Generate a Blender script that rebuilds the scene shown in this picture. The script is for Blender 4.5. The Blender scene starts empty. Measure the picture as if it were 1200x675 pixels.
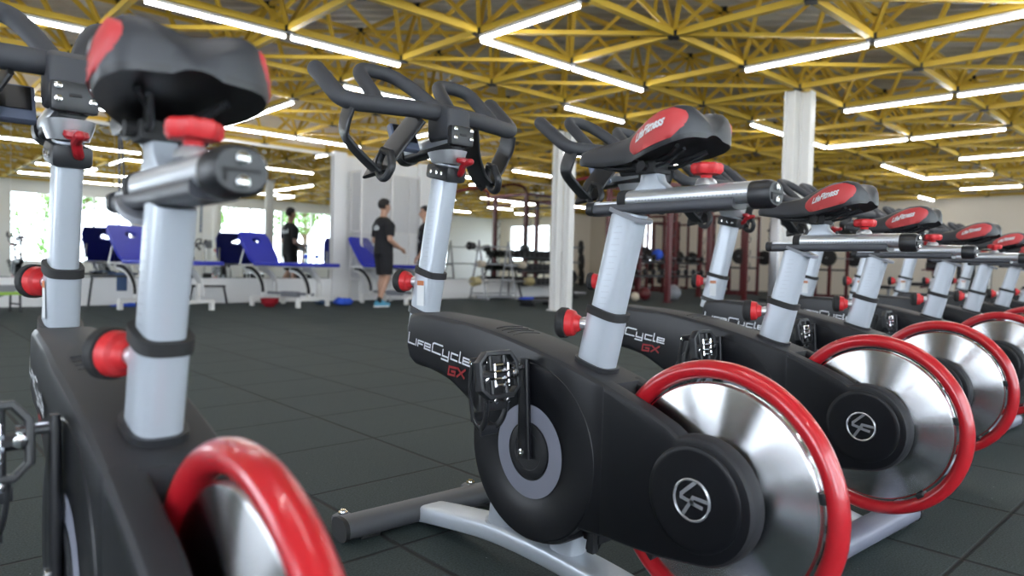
import bpy, bmesh, math, random
from mathutils import Vector, Matrix
random.seed(7)
SC = bpy.context.scene
COL = SC.collection
PI = math.pi

# ------------------------------------------------------------------ camera, world, exposure
TH = math.radians(46.94)                 # azimuth of the view, world X runs along the mirror wall
FW = Vector((math.cos(TH), math.sin(TH), 0)); RT = Vector((math.sin(TH), -math.cos(TH), 0))
CAMZ = 0.76
cam_d = bpy.data.cameras.new('camera'); cam = bpy.data.objects.new('camera', cam_d); COL.objects.link(cam)
cam_d.sensor_width = 36.0; cam_d.lens = 36.0 * 816 / 1200
pit, roll = math.radians(-1.95), math.radians(1.4)
fwd = FW * math.cos(pit) + Vector((0, 0, math.sin(pit)))
up0 = -FW * math.sin(pit) + Vector((0, 0, math.cos(pit)))
upv = up0 * math.cos(roll) - RT * math.sin(roll)
rtv = RT * math.cos(roll) + up0 * math.sin(roll)
cam.matrix_world = Matrix(((rtv.x, upv.x, -fwd.x, 0), (rtv.y, upv.y, -fwd.y, 0), (rtv.z, upv.z, -fwd.z, CAMZ), (0, 0, 0, 1)))
cam_d.clip_start = 0.02; cam_d.clip_end = 300
cam_d.dof.use_dof = True; cam_d.dof.focus_distance = 1.75; cam_d.dof.aperture_fstop = 3.0
SC.camera = cam
W = bpy.data.worlds.new('world'); SC.world = W; W.use_nodes = True
bg = W.node_tree.nodes['Background']; bg.inputs[0].default_value = (0.86, 0.93, 1.0, 1); bg.inputs[1].default_value = 5.6
TUBE_POWER = 22.0
SC.view_settings.view_transform = 'Standard'; SC.view_settings.look = 'None'
SC.view_settings.gamma = 1.0; SC.view_settings.exposure = 1.0; SC.view_settings.use_curve_mapping = False
SC.cycles.max_bounces = 8; SC.cycles.diffuse_bounces = 4; SC.cycles.glossy_bounces = 5
SC.cycles.transparent_max_bounces = 12; SC.cycles.sample_clamp_indirect = 6.0
SC.cycles.caustics_reflective = False; SC.cycles.caustics_refractive = False

# ------------------------------------------------------------------ materials
def mat(name, col, rough=0.5, metal=0.0, emit=0.0, bump=None, coat=0.0, spec=0.5, aniso=0.0):
    m = bpy.data.materials.new(name); m.use_nodes = True
    nt = m.node_tree; b = nt.nodes['Principled BSDF']
    b.inputs['Base Color'].default_value = (*col, 1); b.inputs['Roughness'].default_value = rough
    b.inputs['Metallic'].default_value = metal; b.inputs['Specular IOR Level'].default_value = spec
    if coat: b.inputs['Coat Weight'].default_value = coat; b.inputs['Coat Roughness'].default_value = 0.08
    if emit: b.inputs['Emission Color'].default_value = (*col, 1); b.inputs['Emission Strength'].default_value = emit
    tc = nt.nodes.new('ShaderNodeTexCoord'); nz = nt.nodes.new('ShaderNodeTexNoise')
    nt.links.new(tc.outputs['Object'], nz.inputs['Vector'])
    sc_, st = bump if bump else (60, 0.02)
    nz.inputs['Scale'].default_value = sc_; nz.inputs['Detail'].default_value = 3
    bp = nt.nodes.new('ShaderNodeBump'); bp.inputs['Strength'].default_value = st; bp.inputs['Distance'].default_value = 0.01
    nt.links.new(nz.outputs['Fac'], bp.inputs['Height']); nt.links.new(bp.outputs['Normal'], b.inputs['Normal'])
    return m
M = {}
M['shell'] = mat('black_textured_plastic', (0.018, 0.019, 0.023), 0.6, bump=(900, 0.06), spec=0.45)
M['side'] = mat('black_satin_plastic', (0.006, 0.0065, 0.009), 0.38, bump=(300, 0.01), spec=0.4)
M['black'] = mat('black_plastic', (0.015, 0.016, 0.019), 0.4)
M['foam'] = mat('charcoal_grip_rubber', (0.04, 0.042, 0.05), 0.62, bump=(700, 0.08))
M['rubber'] = mat('black_rubber', (0.012, 0.012, 0.013), 0.7)
M['silver'] = mat('silver_powder_coat', (0.46, 0.50, 0.555), 0.34, 0.35, bump=(500, 0.02))
M['alu'] = mat('satin_aluminium', (0.66, 0.68, 0.72), 0.3, 0.75)
M['chrome'] = mat('chrome', (0.85, 0.86, 0.88), 0.1, 1.0)
M['red'] = mat('gloss_red_paint', (0.46, 0.012, 0.02), 0.28, coat=0.5)
M['redknob'] = mat('red_plastic', (0.58, 0.025, 0.03), 0.42)
M['redvinyl'] = mat('red_saddle_vinyl', (0.5, 0.045, 0.05), 0.5, bump=(600, 0.03))
M['vinyl'] = mat('black_saddle_vinyl', (0.028, 0.03, 0.037), 0.48, bump=(500, 0.05))
M['ring'] = mat('grey_ring_paint', (0.22, 0.23, 0.29), 0.4)
M['print'] = mat('white_print', (0.75, 0.78, 0.82), 0.4, 0.2)
M['printgrey'] = mat('grey_print', (0.25, 0.27, 0.3), 0.5)
M['printred'] = mat('dark_red_print', (0.28, 0.012, 0.016), 0.4)
M['footgrey'] = mat('dark_grey_steel', (0.085, 0.088, 0.098), 0.5, 0.2, bump=(500, 0.04))
M['footlight'] = mat('grey_steel', (0.2, 0.21, 0.27), 0.45, 0.3)
M['yellow'] = mat('yellow_truss_paint', (0.72, 0.48, 0.055), 0.5)
M['joint'] = mat('black_steel_joint', (0.012, 0.012, 0.012), 0.5)
M['white'] = mat('white_enamel', (0.8, 0.8, 0.79), 0.4)
M['wallwhite'] = mat('white_wall_paint', (0.82, 0.825, 0.83), 0.7, bump=(30, 0.05))
M['cream'] = mat('cream_wall_paint', (0.86, 0.79, 0.68), 0.7, bump=(30, 0.05))
M['blue'] = mat('royal_blue_vinyl', (0.02, 0.03, 0.42), 0.4)
M['bluecloth'] = mat('blue_cloth', (0.03, 0.1, 0.6), 0.8)
M['navy'] = mat('navy_rubber_band', (0.03, 0.07, 0.16), 0.6)
M['rigred'] = mat('dark_red_steel', (0.10, 0.010, 0.014), 0.35)
M['steel'] = mat('grey_painted_steel', (0.32, 0.33, 0.35), 0.4, 0.5)
M['skin'] = mat('skin', (0.5, 0.29, 0.2), 0.55)
M['hair'] = mat('dark_hair', (0.012, 0.009, 0.008), 0.7)
M['cloth'] = mat('black_cloth', (0.01, 0.01, 0.013), 0.85)
M['shoe'] = mat('light_blue_shoe', (0.08, 0.33, 0.5), 0.6)
M['bowl'] = mat('dark_red_plastic', (0.3, 0.01, 0.02), 0.4)
M['green'] = mat('lime_green_vinyl', (0.35, 0.6, 0.08), 0.5)
M['gold'] = mat('brass_plate', (0.5, 0.42, 0.22), 0.4, 0.4)
M['beige'] = mat('beige_rubber', (0.55, 0.48, 0.38), 0.6)
M['leaf'] = mat('green_leaf', (0.13, 0.3, 0.05), 0.6)
M['bark'] = mat('tree_bark', (0.12, 0.08, 0.05), 0.9)
M['lawn'] = mat('outdoor_ground', (0.42, 0.43, 0.38), 0.9)
M['grey'] = mat('grey_plastic', (0.22, 0.23, 0.26), 0.45)
M['orange'] = mat('orange_warning_print', (0.5, 0.16, 0.05), 0.5)
M['label'] = mat('white_label', (0.7, 0.72, 0.74), 0.5)
M['leverred'] = mat('dark_red_lever', (0.36, 0.012, 0.02), 0.35)
M['badge'] = mat('badge_metal', (0.6, 0.62, 0.66), 0.25, 0.7)
M['scale'] = mat('scale_relief_shade', (0.42, 0.45, 0.5), 0.5, 0.2)  # post silver darkened to stand for the relief shade of the marks
M['darkgrey'] = mat('dark_grey_plastic', (0.07, 0.073, 0.085), 0.4)
M['bluegrey'] = mat('blue_grey_plastic', (0.16, 0.19, 0.28), 0.4)

def glow(name, col, s):
    m = bpy.data.materials.new(name); m.use_nodes = True; nt = m.node_tree; nt.nodes.clear()
    e = nt.nodes.new('ShaderNodeEmission'); e.inputs[0].default_value = (*col, 1); e.inputs[1].default_value = s
    o = nt.nodes.new('ShaderNodeOutputMaterial'); nt.links.new(e.outputs[0], o.inputs[0]); return m
M['tube'] = glow('lit_tube', (0.97, 0.98, 1.0), TUBE_POWER)

def m_mirror():
    m = bpy.data.materials.new('mirror_glass'); m.use_nodes = True; b = m.node_tree.nodes['Principled BSDF']
    b.inputs['Base Color'].default_value = (0.86, 0.89, 0.87, 1); b.inputs['Metallic'].default_value = 1; b.inputs['Roughness'].default_value = 0.0
    return m
M['mirror'] = m_mirror()
def m_glass(name, tint=(0.97, 0.98, 1), refl=0.06):
    m = bpy.data.materials.new(name); m.use_nodes = True; nt = m.node_tree; nt.nodes.clear()
    t = nt.nodes.new('ShaderNodeBsdfTransparent'); t.inputs[0].default_value = (*tint, 1)
    g = nt.nodes.new('ShaderNodeBsdfGlossy'); g.inputs['Roughness'].default_value = 0.02
    x = nt.nodes.new('ShaderNodeMixShader'); x.inputs[0].default_value = refl
    o = nt.nodes.new('ShaderNodeOutputMaterial')
    nt.links.new(t.outputs[0], x.inputs[1]); nt.links.new(g.outputs[0], x.inputs[2]); nt.links.new(x.outputs[0], o.inputs[0]); return m
M['glass'] = m_glass('window_glass'); M['bottle'] = m_glass('clear_bottle_plastic', (0.75, 0.88, 0.95), 0.2)

def m_disc():
    m = bpy.data.materials.new('brushed_flywheel_steel'); m.use_nodes = True; nt = m.node_tree; b = nt.nodes['Principled BSDF']
    b.inputs['Metallic'].default_value = 1; b.inputs['Roughness'].default_value = 0.22; b.inputs['Anisotropic'].default_value = 1.0
    b.inputs['Base Color'].default_value = (0.78, 0.79, 0.81, 1)
    tc = nt.nodes.new('ShaderNodeTexCoord'); sep = nt.nodes.new('ShaderNodeSeparateXYZ')
    nt.links.new(tc.outputs['Object'], sep.inputs[0])
    # fine circular brushing: noise over the radius
    cb = nt.nodes.new('ShaderNodeCombineXYZ'); nt.links.new(sep.outputs[0], cb.inputs[0]); nt.links.new(sep.outputs[2], cb.inputs[1])
    ln = nt.nodes.new('ShaderNodeVectorMath'); ln.operation = 'LENGTH'; nt.links.new(cb.outputs[0], ln.inputs[0])
    nz = nt.nodes.new('ShaderNodeTexNoise'); nz.noise_dimensions = '1D'; nz.inputs['Scale'].default_value = 420; nz.inputs['Detail'].default_value = 4
    nt.links.new(ln.outputs['Value'], nz.inputs['W'])
    bp = nt.nodes.new('ShaderNodeBump'); bp.inputs['Strength'].default_value = 0.12; bp.inputs['Distance'].default_value = 0.001
    nt.links.new(nz.outputs['Fac'], bp.inputs['Height']); nt.links.new(bp.outputs['Normal'], b.inputs['Normal'])
    tg = nt.nodes.new('ShaderNodeTangent'); tg.direction_type = 'RADIAL'; tg.axis = 'Y'
    nt.links.new(tg.outputs[0], b.inputs['Tangent']); b.inputs['Anisotropic Rotation'].default_value = 0.25
    return m
M['disc'] = m_disc()

def m_floor():
    m = bpy.data.materials.new('rubber_crumb_tiles'); m.use_nodes = True; nt = m.node_tree; b = nt.nodes['Principled BSDF']
    geo = nt.nodes.new('ShaderNodeNewGeometry'); mp = nt.nodes.new('ShaderNodeMapping'); mp.vector_type = 'POINT'
    nt.links.new(geo.outputs['Position'], mp.inputs[0]); mp.inputs['Location'].default_value = (-1.60 + 55 * 0.55, -0.51 + 50 * 0.513, 0)
    sep = nt.nodes.new('ShaderNodeSeparateXYZ'); nt.links.new(mp.outputs[0], sep.inputs[0])
    def seam(out, period, w):
        a = nt.nodes.new('ShaderNodeMath'); a.operation = 'PINGPONG'; nt.links.new(out, a.inputs[0]); a.inputs[1].default_value = period / 2
        c = nt.nodes.new('ShaderNodeMapRange'); nt.links.new(a.outputs[0], c.inputs[0]); c.inputs[1].default_value = w * 0.3; c.inputs[2].default_value = w
        c.clamp = True
        return c.outputs[0]
    sx = seam(sep.outputs[0], 0.55, 0.011); sy = seam(sep.outputs[1], 0.513, 0.008)
    mn = nt.nodes.new('ShaderNodeMath'); mn.operation = 'MINIMUM'; nt.links.new(sx, mn.inputs[0]); nt.links.new(sy, mn.inputs[1])
    n1 = nt.nodes.new('ShaderNodeTexNoise'); n1.inputs['Scale'].default_value = 190; n1.inputs['Detail'].default_value = 4; nt.links.new(geo.outputs['Position'], n1.inputs[0])
    n2 = nt.nodes.new('ShaderNodeTexNoise'); n2.inputs['Scale'].default_value = 1.3; nt.links.new(geo.outputs['Position'], n2.inputs[0])
    r1 = nt.nodes.new('ShaderNodeValToRGB'); nt.links.new(n1.outputs[0], r1.inputs[0])
    r1.color_ramp.elements[0].position = 0.33; r1.color_ramp.elements[0].color = (0.014, 0.022, 0.022, 1)
    r1.color_ramp.elements[1].position = 0.72; r1.color_ramp.elements[1].color = (0.052, 0.073, 0.073, 1)
    vor = nt.nodes.new('ShaderNodeTexVoronoi'); vor.inputs['Scale'].default_value = 45; nt.links.new(geo.outputs['Position'], vor.inputs[0])
    vr = nt.nodes.new('ShaderNodeMapRange'); nt.links.new(vor.outputs['Distance'], vr.inputs[0]); vr.inputs[1].default_value = 0.05; vr.inputs[2].default_value = 0.09; vr.inputs[3].default_value = 1; vr.inputs[4].default_value = 0
    wn = nt.nodes.new('ShaderNodeMath'); wn.operation = 'GREATER_THAN'; wn.inputs[1].default_value = 0.93; 
    sc = nt.nodes.new('ShaderNodeSeparateColor'); nt.links.new(vor.outputs['Color'], sc.inputs[0]); nt.links.new(sc.outputs[0], wn.inputs[0])
    fl = nt.nodes.new('ShaderNodeMath'); fl.operation = 'MULTIPLY'; nt.links.new(vr.outputs[0], fl.inputs[0]); nt.links.new(wn.outputs[0], fl.inputs[1])
    mx0 = nt.nodes.new('ShaderNodeMix'); mx0.data_type = 'RGBA'; nt.links.new(n2.outputs[0], mx0.inputs[0]); mx0.inputs[0].default_value = .5
    mx0.blend_type = 'MULTIPLY'; nt.links.new(r1.outputs[0], mx0.inputs[6]); mx0.inputs[7].default_value = (0.75, 0.8, 0.85, 1)
    mx = nt.nodes.new('ShaderNodeMix'); mx.data_type = 'RGBA'; nt.links.new(mn.outputs[0], mx.inputs[0]); mx.inputs[6].default_value = (0.004, 0.005, 0.006, 1); nt.links.new(mx0.outputs[2], mx.inputs[7])
    mf = nt.nodes.new('ShaderNodeMix'); mf.data_type = 'RGBA'; nt.links.new(fl.outputs[0], mf.inputs[0]); nt.links.new(mx.outputs[2], mf.inputs[6]); mf.inputs[7].default_value = (0.3, 0.34, 0.36, 1)
    nt.links.new(mf.outputs[2], b.inputs['Base Color']); b.inputs['Roughness'].default_value = 0.72; b.inputs['Specular IOR Level'].default_value = 0.3
    ad = nt.nodes.new('ShaderNodeMath'); ad.operation = 'MULTIPLY_ADD'; nt.links.new(n1.outputs[0], ad.inputs[0]); ad.inputs[1].default_value = 0.35; nt.links.new(mn.outputs[0], ad.inputs[2])
    bp = nt.nodes.new('ShaderNodeBump'); bp.inputs['Strength'].default_value = 0.5; bp.inputs['Distance'].default_value = 0.006
    nt.links.new(ad.outputs[0], bp.inputs['Height']); nt.links.new(bp.outputs[0], b.inputs['Normal'])
    return m
M['floor'] = m_floor()
def m_roof():
    m = bpy.data.materials.new('corrugated_roof_sheet'); m.use_nodes = True; nt = m.node_tree; b = nt.nodes['Principled BSDF']
    geo = nt.nodes.new('ShaderNodeNewGeometry'); nz = nt.nodes.new('ShaderNodeTexNoise'); nz.inputs['Scale'].default_value = 0.6; nz.inputs['Detail'].default_value = 5
    nt.links.new(geo.outputs['Position'], nz.inputs[0]); r = nt.nodes.new('ShaderNodeValToRGB'); nt.links.new(nz.outputs[0], r.inputs[0])
    r.color_ramp.elements[0].position = 0.35; r.color_ramp.elements[0].color = (0.42, 0.38, 0.33, 1)
    r.color_ramp.elements[1].position = 0.62; r.color_ramp.elements[1].color = (0.74, 0.74, 0.74, 1)
    nt.links.new(r.outputs[0], b.inputs['Base Color']); b.inputs['Metallic'].default_value = 0.3; b.inputs['Roughness'].default_value = 0.38
    return m
M['roof'] = m_roof()
def m_mesh():
    m = bpy.data.materials.new('wire_mesh'); m.use_nodes = True; nt = m.node_tree; b = nt.nodes['Principled BSDF']
    b.inputs['Base Color'].default_value = (0.42, 0.43, 0.45, 1); b.inputs['Roughness'].default_value = 0.5
    return m
M['wire'] = m_mesh()
def m_poster():
    m = bpy.data.materials.new('blue_sky_poster'); m.use_nodes = True; nt = m.node_tree; b = nt.nodes['Principled BSDF']
    tc = nt.nodes.new('ShaderNodeTexCoord'); nz = nt.nodes.new('ShaderNodeTexNoise'); nz.inputs['Scale'].default_value = 3
    nt.links.new(tc.outputs['Object'], nz.inputs[0]); r = nt.nodes.new('ShaderNodeValToRGB'); nt.links.new(nz.outputs[0], r.inputs[0])
    r.color_ramp.elements[0].position = .4; r.color_ramp.elements[0].color = (0.08, 0.25, 0.55, 1); r.color_ramp.elements[1].position = .6; r.color_ramp.elements[1].color = (0.6, 0.7, 0.78, 1)
    nt.links.new(r.outputs[0], b.inputs['Base Color']); b.inputs['Roughness'].default_value = 0.3
    return m
M['poster'] = m_poster()

# ------------------------------------------------------------------ mesh helpers
def finish(name, bm, m, parent=None, smooth=True, angle=35, loc=None):
    bmesh.ops.recalc_face_normals(bm, faces=bm.faces)
    me = bpy.data.meshes.new(name); bm.to_mesh(me); bm.free()
    mm = m if isinstance(m, (list, tuple)) else [m]
    for x in mm: me.materials.append(M[x] if isinstance(x, str) else x)
    if smooth:
        me.polygons.foreach_set('use_smooth', [True] * len(me.polygons)); me.set_sharp_from_angle(angle=math.radians(angle))
    o = bpy.data.objects.new(name, me); COL.objects.link(o)
    if parent: o.parent = parent
    if loc: o.location = loc
    return o
def box(bm, c, s, rot=None, bev=0.0, mi=0):
    r = bmesh.ops.create_cube(bm, size=1.0); vs = r['verts']
    bmesh.ops.scale(bm, vec=s, verts=vs)
    if bev > 0:
        es = list({e for v in vs for e in v.link_edges})
        rb = bmesh.ops.bevel(bm, geom=es, offset=bev, segments=2, affect='EDGES', profile=0.6)
        vs = list({v for f in rb['faces'] for v in f.verts} | {v for v in vs if v.is_valid})
        vs = [v for v in vs if v.is_valid]
    if rot is not None: bmesh.ops.rotate(bm, cent=(0, 0, 0), matrix=rot, verts=vs)
    bmesh.ops.translate(bm, vec=c, verts=vs)
    if mi:
        for f in {f for v in vs for f in v.link_faces}: f.material_index = mi
    return vs
def frames(pts, ref=None):
    n = len(pts); T = []
    for i in range(n):
        a = pts[max(i - 1, 0)]; b = pts[min(i + 1, n - 1)]
        T.append((b - a).normalized())
    r = ref or (Vector((0, 0, 1)) if abs(T[0].z) < 0.9 else Vector((1, 0, 0)))
    N = []; u = (r - T[0] * r.dot(T[0])).normalized()
    for i in range(n):
        u = u - T[i] * u.dot(T[i])
        u = u.normalized() if u.length > 1e-6 else Vector((1, 0, 0))
        N.append((u.copy(), T[i].cross(u)))
    return N
def tube(bm, pts, r, seg=12, closed=False, cap=True, ref=None, mi=0, prof=None, roundcap=False):
    """sweep; r number, list or (ru, rv)"""
    pts = [Vector(p) for p in pts]
    if closed:
        n = len(pts); T = [(pts[(i + 1) % n] - pts[i - 1]).normalized() for i in range(n)]
        nrm = Vector(ref) if ref else (pts[0] - pts[n // 3]).cross(pts[n // 3] - pts[2 * n // 3]).normalized()
        N = [(nrm, T[i].cross(nrm)) for i in range(n)]
    else:
        N = frames(pts, Vector(ref) if ref else None); n = len(pts)
    rings = []
    rr = r if isinstance(r, list) else [r] * n
    if roundcap and not closed:
        k = 4; r0 = rr[0] if not isinstance(rr[0], tuple) else max(rr[0]); r1 = rr[-1] if not isinstance(rr[-1], tuple) else max(rr[-1])
        t0 = (pts[0] - pts[1]).normalized(); t1 = (pts[-1] - pts[-2]).normalized()
        P0, R0, N0, P1, R1, N1 = [], [], [], [], [], []
        for i in range(k, 0, -1):
            a = i / k * PI / 2 * 0.93
            P0.append(pts[0] + t0 * r0 * math.sin(a)); R0.append(r0 * math.cos(a)); N0.append(N[0])
        for i in range(1, k + 1):
            a = i / k * PI / 2 * 0.93
            P1.append(pts[-1] + t1 * r1 * math.sin(a)); R1.append(r1 * math.cos(a)); N1.append(N[-1])
        pts = P0 + pts + P1; rr = R0 + rr + R1; N = N0 + N + N1; n = len(pts)
    for i, p in enumerate(pts):
        ru, rv = rr[i] if isinstance(rr[i], tuple) else (rr[i], rr[i])
        ring = []
        if prof: loc = [(a * ru, b * rv) for a, b in prof]
        else: loc = [(ru * math.cos(2 * PI * k / seg), rv * math.sin(2 * PI * k / seg)) for k in range(seg)]
        for a, b in loc: ring.append(bm.verts.new(p + N[i][0] * a + N[i][1] * b))
        rings.append(ring)
    s = len(rings[0]); m = n if closed else n - 1
    for i in range(m):
        A, B = rings[i], rings[(i + 1) % n]
        for k in range(s):
            f = bm.faces.new((A[k], A[(k + 1) % s], B[(k + 1) % s], B[k])); f.material_index = mi
    if cap and not closed:
        f = bm.faces.new(rings[0][::-1]); f.material_index = mi
        f = bm.faces.new(rings[-1]); f.material_index = mi
def sq(n=20, p=4.0):
    """superellipse section"""
    o = []
    for k in range(n):
        a = 2 * PI * k / n; c, s = math.cos(a), math.sin(a)
        o.append((math.copysign(abs(c) ** (2 / p), c), math.copysign(abs(s) ** (2 / p), s)))
    return o
def fillet(pts, r, n=5):
    pts = [Vector(p) for p in pts]; out = [pts[0]]
    for i in range(1, len(pts) - 1):
        a, b, c = pts[i - 1], pts[i], pts[i + 1]
        d1 = min(r, (a - b).length * 0.48); d2 = min(r, (c - b).length * 0.48)
        p0 = b + (a - b).normalized() * d1; p2 = b + (c - b).normalized() * d2
        for k in range(n + 1):
            t = k / n; out.append(p0 * (1 - t) ** 2 + b * 2 * t * (1 - t) + p2 * t * t)
    out.append(pts[-1]); return out
def prism(bm, poly, axis, lo, hi, bev=0.0, seg=2, mi=0):
    """poly: 2D points. axis 'y': (x,z); 'x': (y,z); 'z': (x,y)"""
    def mk(p, h):
        return {'y': (p[0], h, p[1]), 'x': (h, p[0], p[1]), 'z': (p[0], p[1], h)}[axis]
    a = [bm.verts.new(mk(p, lo)) for p in poly]; b = [bm.verts.new(mk(p, hi)) for p in poly]
    n = len(poly); fs = [bm.faces.new(a), bm.faces.new(b[::-1])]
    for i in range(n): fs.append(bm.faces.new((a[i], a[(i + 1) % n], b[(i + 1) % n], b[i])))
    bmesh.ops.recalc_face_normals(bm, faces=fs)
    for f in fs: f.material_index = mi
    if bev:
        es = [e for e in list(fs[0].edges) + list(fs[1].edges)]
        bmesh.ops.bevel(bm, geom=es, offset=bev, segments=seg, affect='EDGES', profile=0.5)
def lathe(bm, prof, c, ax, seg=24, mi=0, ref=None):
    """prof: (radius, along axis)"""
    c = Vector(c); ax = Vector(ax).normalized()
    u = ax.orthogonal().normalized() if ref is None else Vector(ref); v = ax.cross(u); rings = []
    for r, h in prof:
        if r < 1e-5: rings.append([bm.verts.new(c + ax * h)])
        else: rings.append([bm.verts.new(c + ax * h + (u * math.cos(2 * PI * k / seg) + v * math.sin(2 * PI * k / seg)) * r) for k in range(seg)])
    for A, B in zip(rings, rings[1:]):
        for k in range(seg):
            k2 = (k + 1) % seg
            if len(A) == 1 and len(B) == 1: continue
            if len(A) == 1: f = bm.faces.new((A[0], B[k2], B[k]))
            elif len(B) == 1: f = bm.faces.new((A[k], A[k2], B[0]))
            else: f = bm.faces.new((A[k], A[k2], B[k2], B[k]))
            f.material_index = mi
    if len(rings[0]) > 1: bm.faces.new(rings[0][::-1]).material_index = mi
    if len(rings[-1]) > 1: bm.faces.new(rings[-1]).material_index = mi
def empty(name, loc=(0, 0, 0), rz=0.0):
    o = bpy.data.objects.new(name, None); COL.objects.link(o); o.location = loc; o.rotation_euler = (0, 0, rz); o.empty_display_size = 0.1
    return o
def tag(o, label, cat, group=None, kind=None):
    if label: o['label'] = label
    if cat: o['category'] = cat
    if group: o['group'] = group
    if kind: o['kind'] = kind
    return o
def struct(o): o['kind'] = 'structure'; return o
def copy_tree(o, parent=None):
    c = o.copy(); COL.objects.link(c); c.parent = parent
    for ch in list(o.children): copy_tree(ch, c)
    return c
def camspace(p):
    d = Vector(p) - Vector((0, 0, CAMZ)); X = d.dot(rtv); Y = d.dot(upv); Z = d.dot(fwd)
    return X, Y, Z
def px(p):
    X, Y, Z = camspace(p)
    if Z < 0.05: return None
    return 600 + 816 * X / Z, 337.5 - 816 * Y / Z, Z
def strokes(bm, polys, w, fmap, mi=0):
    """flat ribbons along polylines; fmap maps (u, v) to 3D"""
    for pl in polys:
        n = len(pl)
        L, R = [], []
        for i in range(n):
            p = Vector(pl[i] + (0,)) if len(pl[i]) == 2 else Vector(pl[i])
            d0 = (Vector(pl[i]).to_3d() - Vector(pl[i - 1]).to_3d()).normalized() if i > 0 else None
            d1 = (Vector(pl[i + 1]).to_3d() - Vector(pl[i]).to_3d()).normalized() if i < n - 1 else None
            d = ((d0 or d1) + (d1 or d0)); d = d.normalized() if d.length > 1e-5 else (d1 or d0)
            nn = Vector((-d.y, d.x, 0)); base = Vector((-(d1 or d0).y, (d1 or d0).x, 0))
            k = 1 / max(0.5, nn.dot(base))
            ext = d * (w / 2) if i == n - 1 else (-d * (w / 2) if i == 0 else Vector((0, 0, 0)))
            L.append(bm.verts.new(fmap(*(p + ext + nn * k * w / 2).to_2d()))); R.append(bm.verts.new(fmap(*(p + ext - nn * k * w / 2).to_2d())))
        for i in range(n - 1):
            bm.faces.new((L[i], L[i + 1], R[i + 1], R[i])).material_index = mi
def text_mesh(txt, size, shear=0.0, bold=0.0):
    cu = bpy.data.curves.new('t', 'FONT'); cu.body = txt; cu.size = size; cu.shear = shear; cu.offset = bold
    o = bpy.data.objects.new('t', cu); COL.objects.link(o)
    dg = bpy.context.evaluated_depsgraph_get(); me = bpy.data.meshes.new_from_object(o.evaluated_get(dg))
    bpy.data.objects.remove(o); bpy.data.curves.remove(cu)
    return me
def text_on(name, txt, size, fmap, m, parent, shear=0.0, bold=0.0, sub=False):
    me = text_mesh(txt, size, shear, bold)
    bm = bmesh.new(); bm.from_mesh(me); bpy.data.meshes.remove(me)
    if sub: bmesh.ops.subdivide_edges(bm, edges=[e for e in bm.edges if e.calc_length() > size * .25], cuts=2)
    for v in bm.verts: v.co = Vector(fmap(v.co.x, v.co.y))
    return finish(name, bm, m, parent, smooth=False)

# ------------------------------------------------------------------ room shell
MIRY = 11.74; WINY = -3.2; XR = 24.0; XL = -5.0; YB = 20.6; ZC = 3.06; CELL = 1.355; LX, LY = 4.49, 5.37; ZU = 3.98; ZROOF = 4.2
bm = bmesh.new(); box(bm, ((XL + XR) / 2, (WINY + YB) / 2, -0.05), (XR - XL + .4, YB - WINY + .4, 0.1)); struct(finish('floor', bm, 'floor', smooth=False))
bm = bmesh.new()      # partition wall that carries the mirrors
box(bm, ((XL + 12.45) / 2, MIRY + 0.07, 1.345), (12.45 - XL, 0.1, 2.69))
struct(finish('wall_mirror_side', bm, 'wallwhite', smooth=False))
bm = bmesh.new(); box(bm, ((XL + 12.45) / 2, MIRY + 0.001, 0.205), (12.45 - XL, 0.06, 0.41), bev=.006); struct(finish('baseboard_mirror_side', bm, 'wallwhite', smooth=False))
bm = bmesh.new(); box(bm, ((XL + 12.45) / 2, 13.6, ZROOF / 2), (12.45 - XL, 0.1, ZROOF)); box(bm, (12.4, (13.6 + YB) / 2, ZROOF / 2), (0.1, YB - 13.6, ZROOF))
struct(finish('wall_back_left', bm, 'cream', smooth=False))
bm = bmesh.new()
for a, b in ((6.36, 6.62), (8.28, 8.95)): box(bm, ((a + b) / 2, MIRY - 0.02, 1.38), (b - a, 0.12, 2.76), bev=.004)
struct(finish('trim_wall_piers', bm, 'wallwhite', smooth=False))
def wall_holes(name, axis, pos, lo, hi, z1, holes, m, th=0.15):
    bm = bmesh.new()
    def bx(a, b, za, zb):
        if b - a < 1e-3 or zb - za < 1e-3: return
        if axis == 'y': box(bm, ((a + b) / 2, pos, (za + zb) / 2), (b - a, th, zb - za))
        else: box(bm, (pos, (a + b) / 2, (za + zb) / 2), (th, b - a, zb - za))
    x = lo - .155; hi += .155
    for (a, b, za, zb) in sorted(holes):
        bx(x, a, 0, z1); bx(a, b, 0, za); bx(a, b, zb, z1); x = b
    bx(x, hi, 0, z1)
    return struct(finish(name, bm, m, smooth=False))
WN = [0]
def window(axis, pos, a, b, za, zb, panes):
    WN[0] += 1; n = WN[0]
    e = empty('window_%d' % n, ((a + b) / 2, pos, za) if axis == 'y' else (pos, (a + b) / 2, za)); struct(e)
    bm = bmesh.new(); w = b - a; h = zb - za; t = 0.07
    def P(u, v, su, sv, d=.08):
        if axis == 'y': box(bm, (u, 0, v), (su, d, sv))
        else: box(bm, (0, u, v), (d, su, sv))
    P(0, t / 2, w, t); P(0, h - t / 2, w, t)
    for k in range(panes + 1):
        P(-w / 2 + t / 2 + (w - t) * k / panes, h / 2, t, h - 2 * t)
    finish('window_frame', bm, 'white', e, smooth=False)
    for k in range(panes):
        bm = bmesh.new(); u = -w / 2 + t / 2 + (w - t) * (k + .5) / panes; su = (w - t) / panes - t
        if axis == 'y': box(bm, (u, 0, h / 2), (su, .008, h - 2 * t))
        else: box(bm, (0, u, h / 2), (.008, su, h - 2 * t))
        finish('pane', bm, 'glass', e, smooth=False)
wy = [(-4.2, -.6), (-.1, 3.0), (3.35, 6.9), (9.7, 14.9), (15.6, 20.7)]
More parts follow.
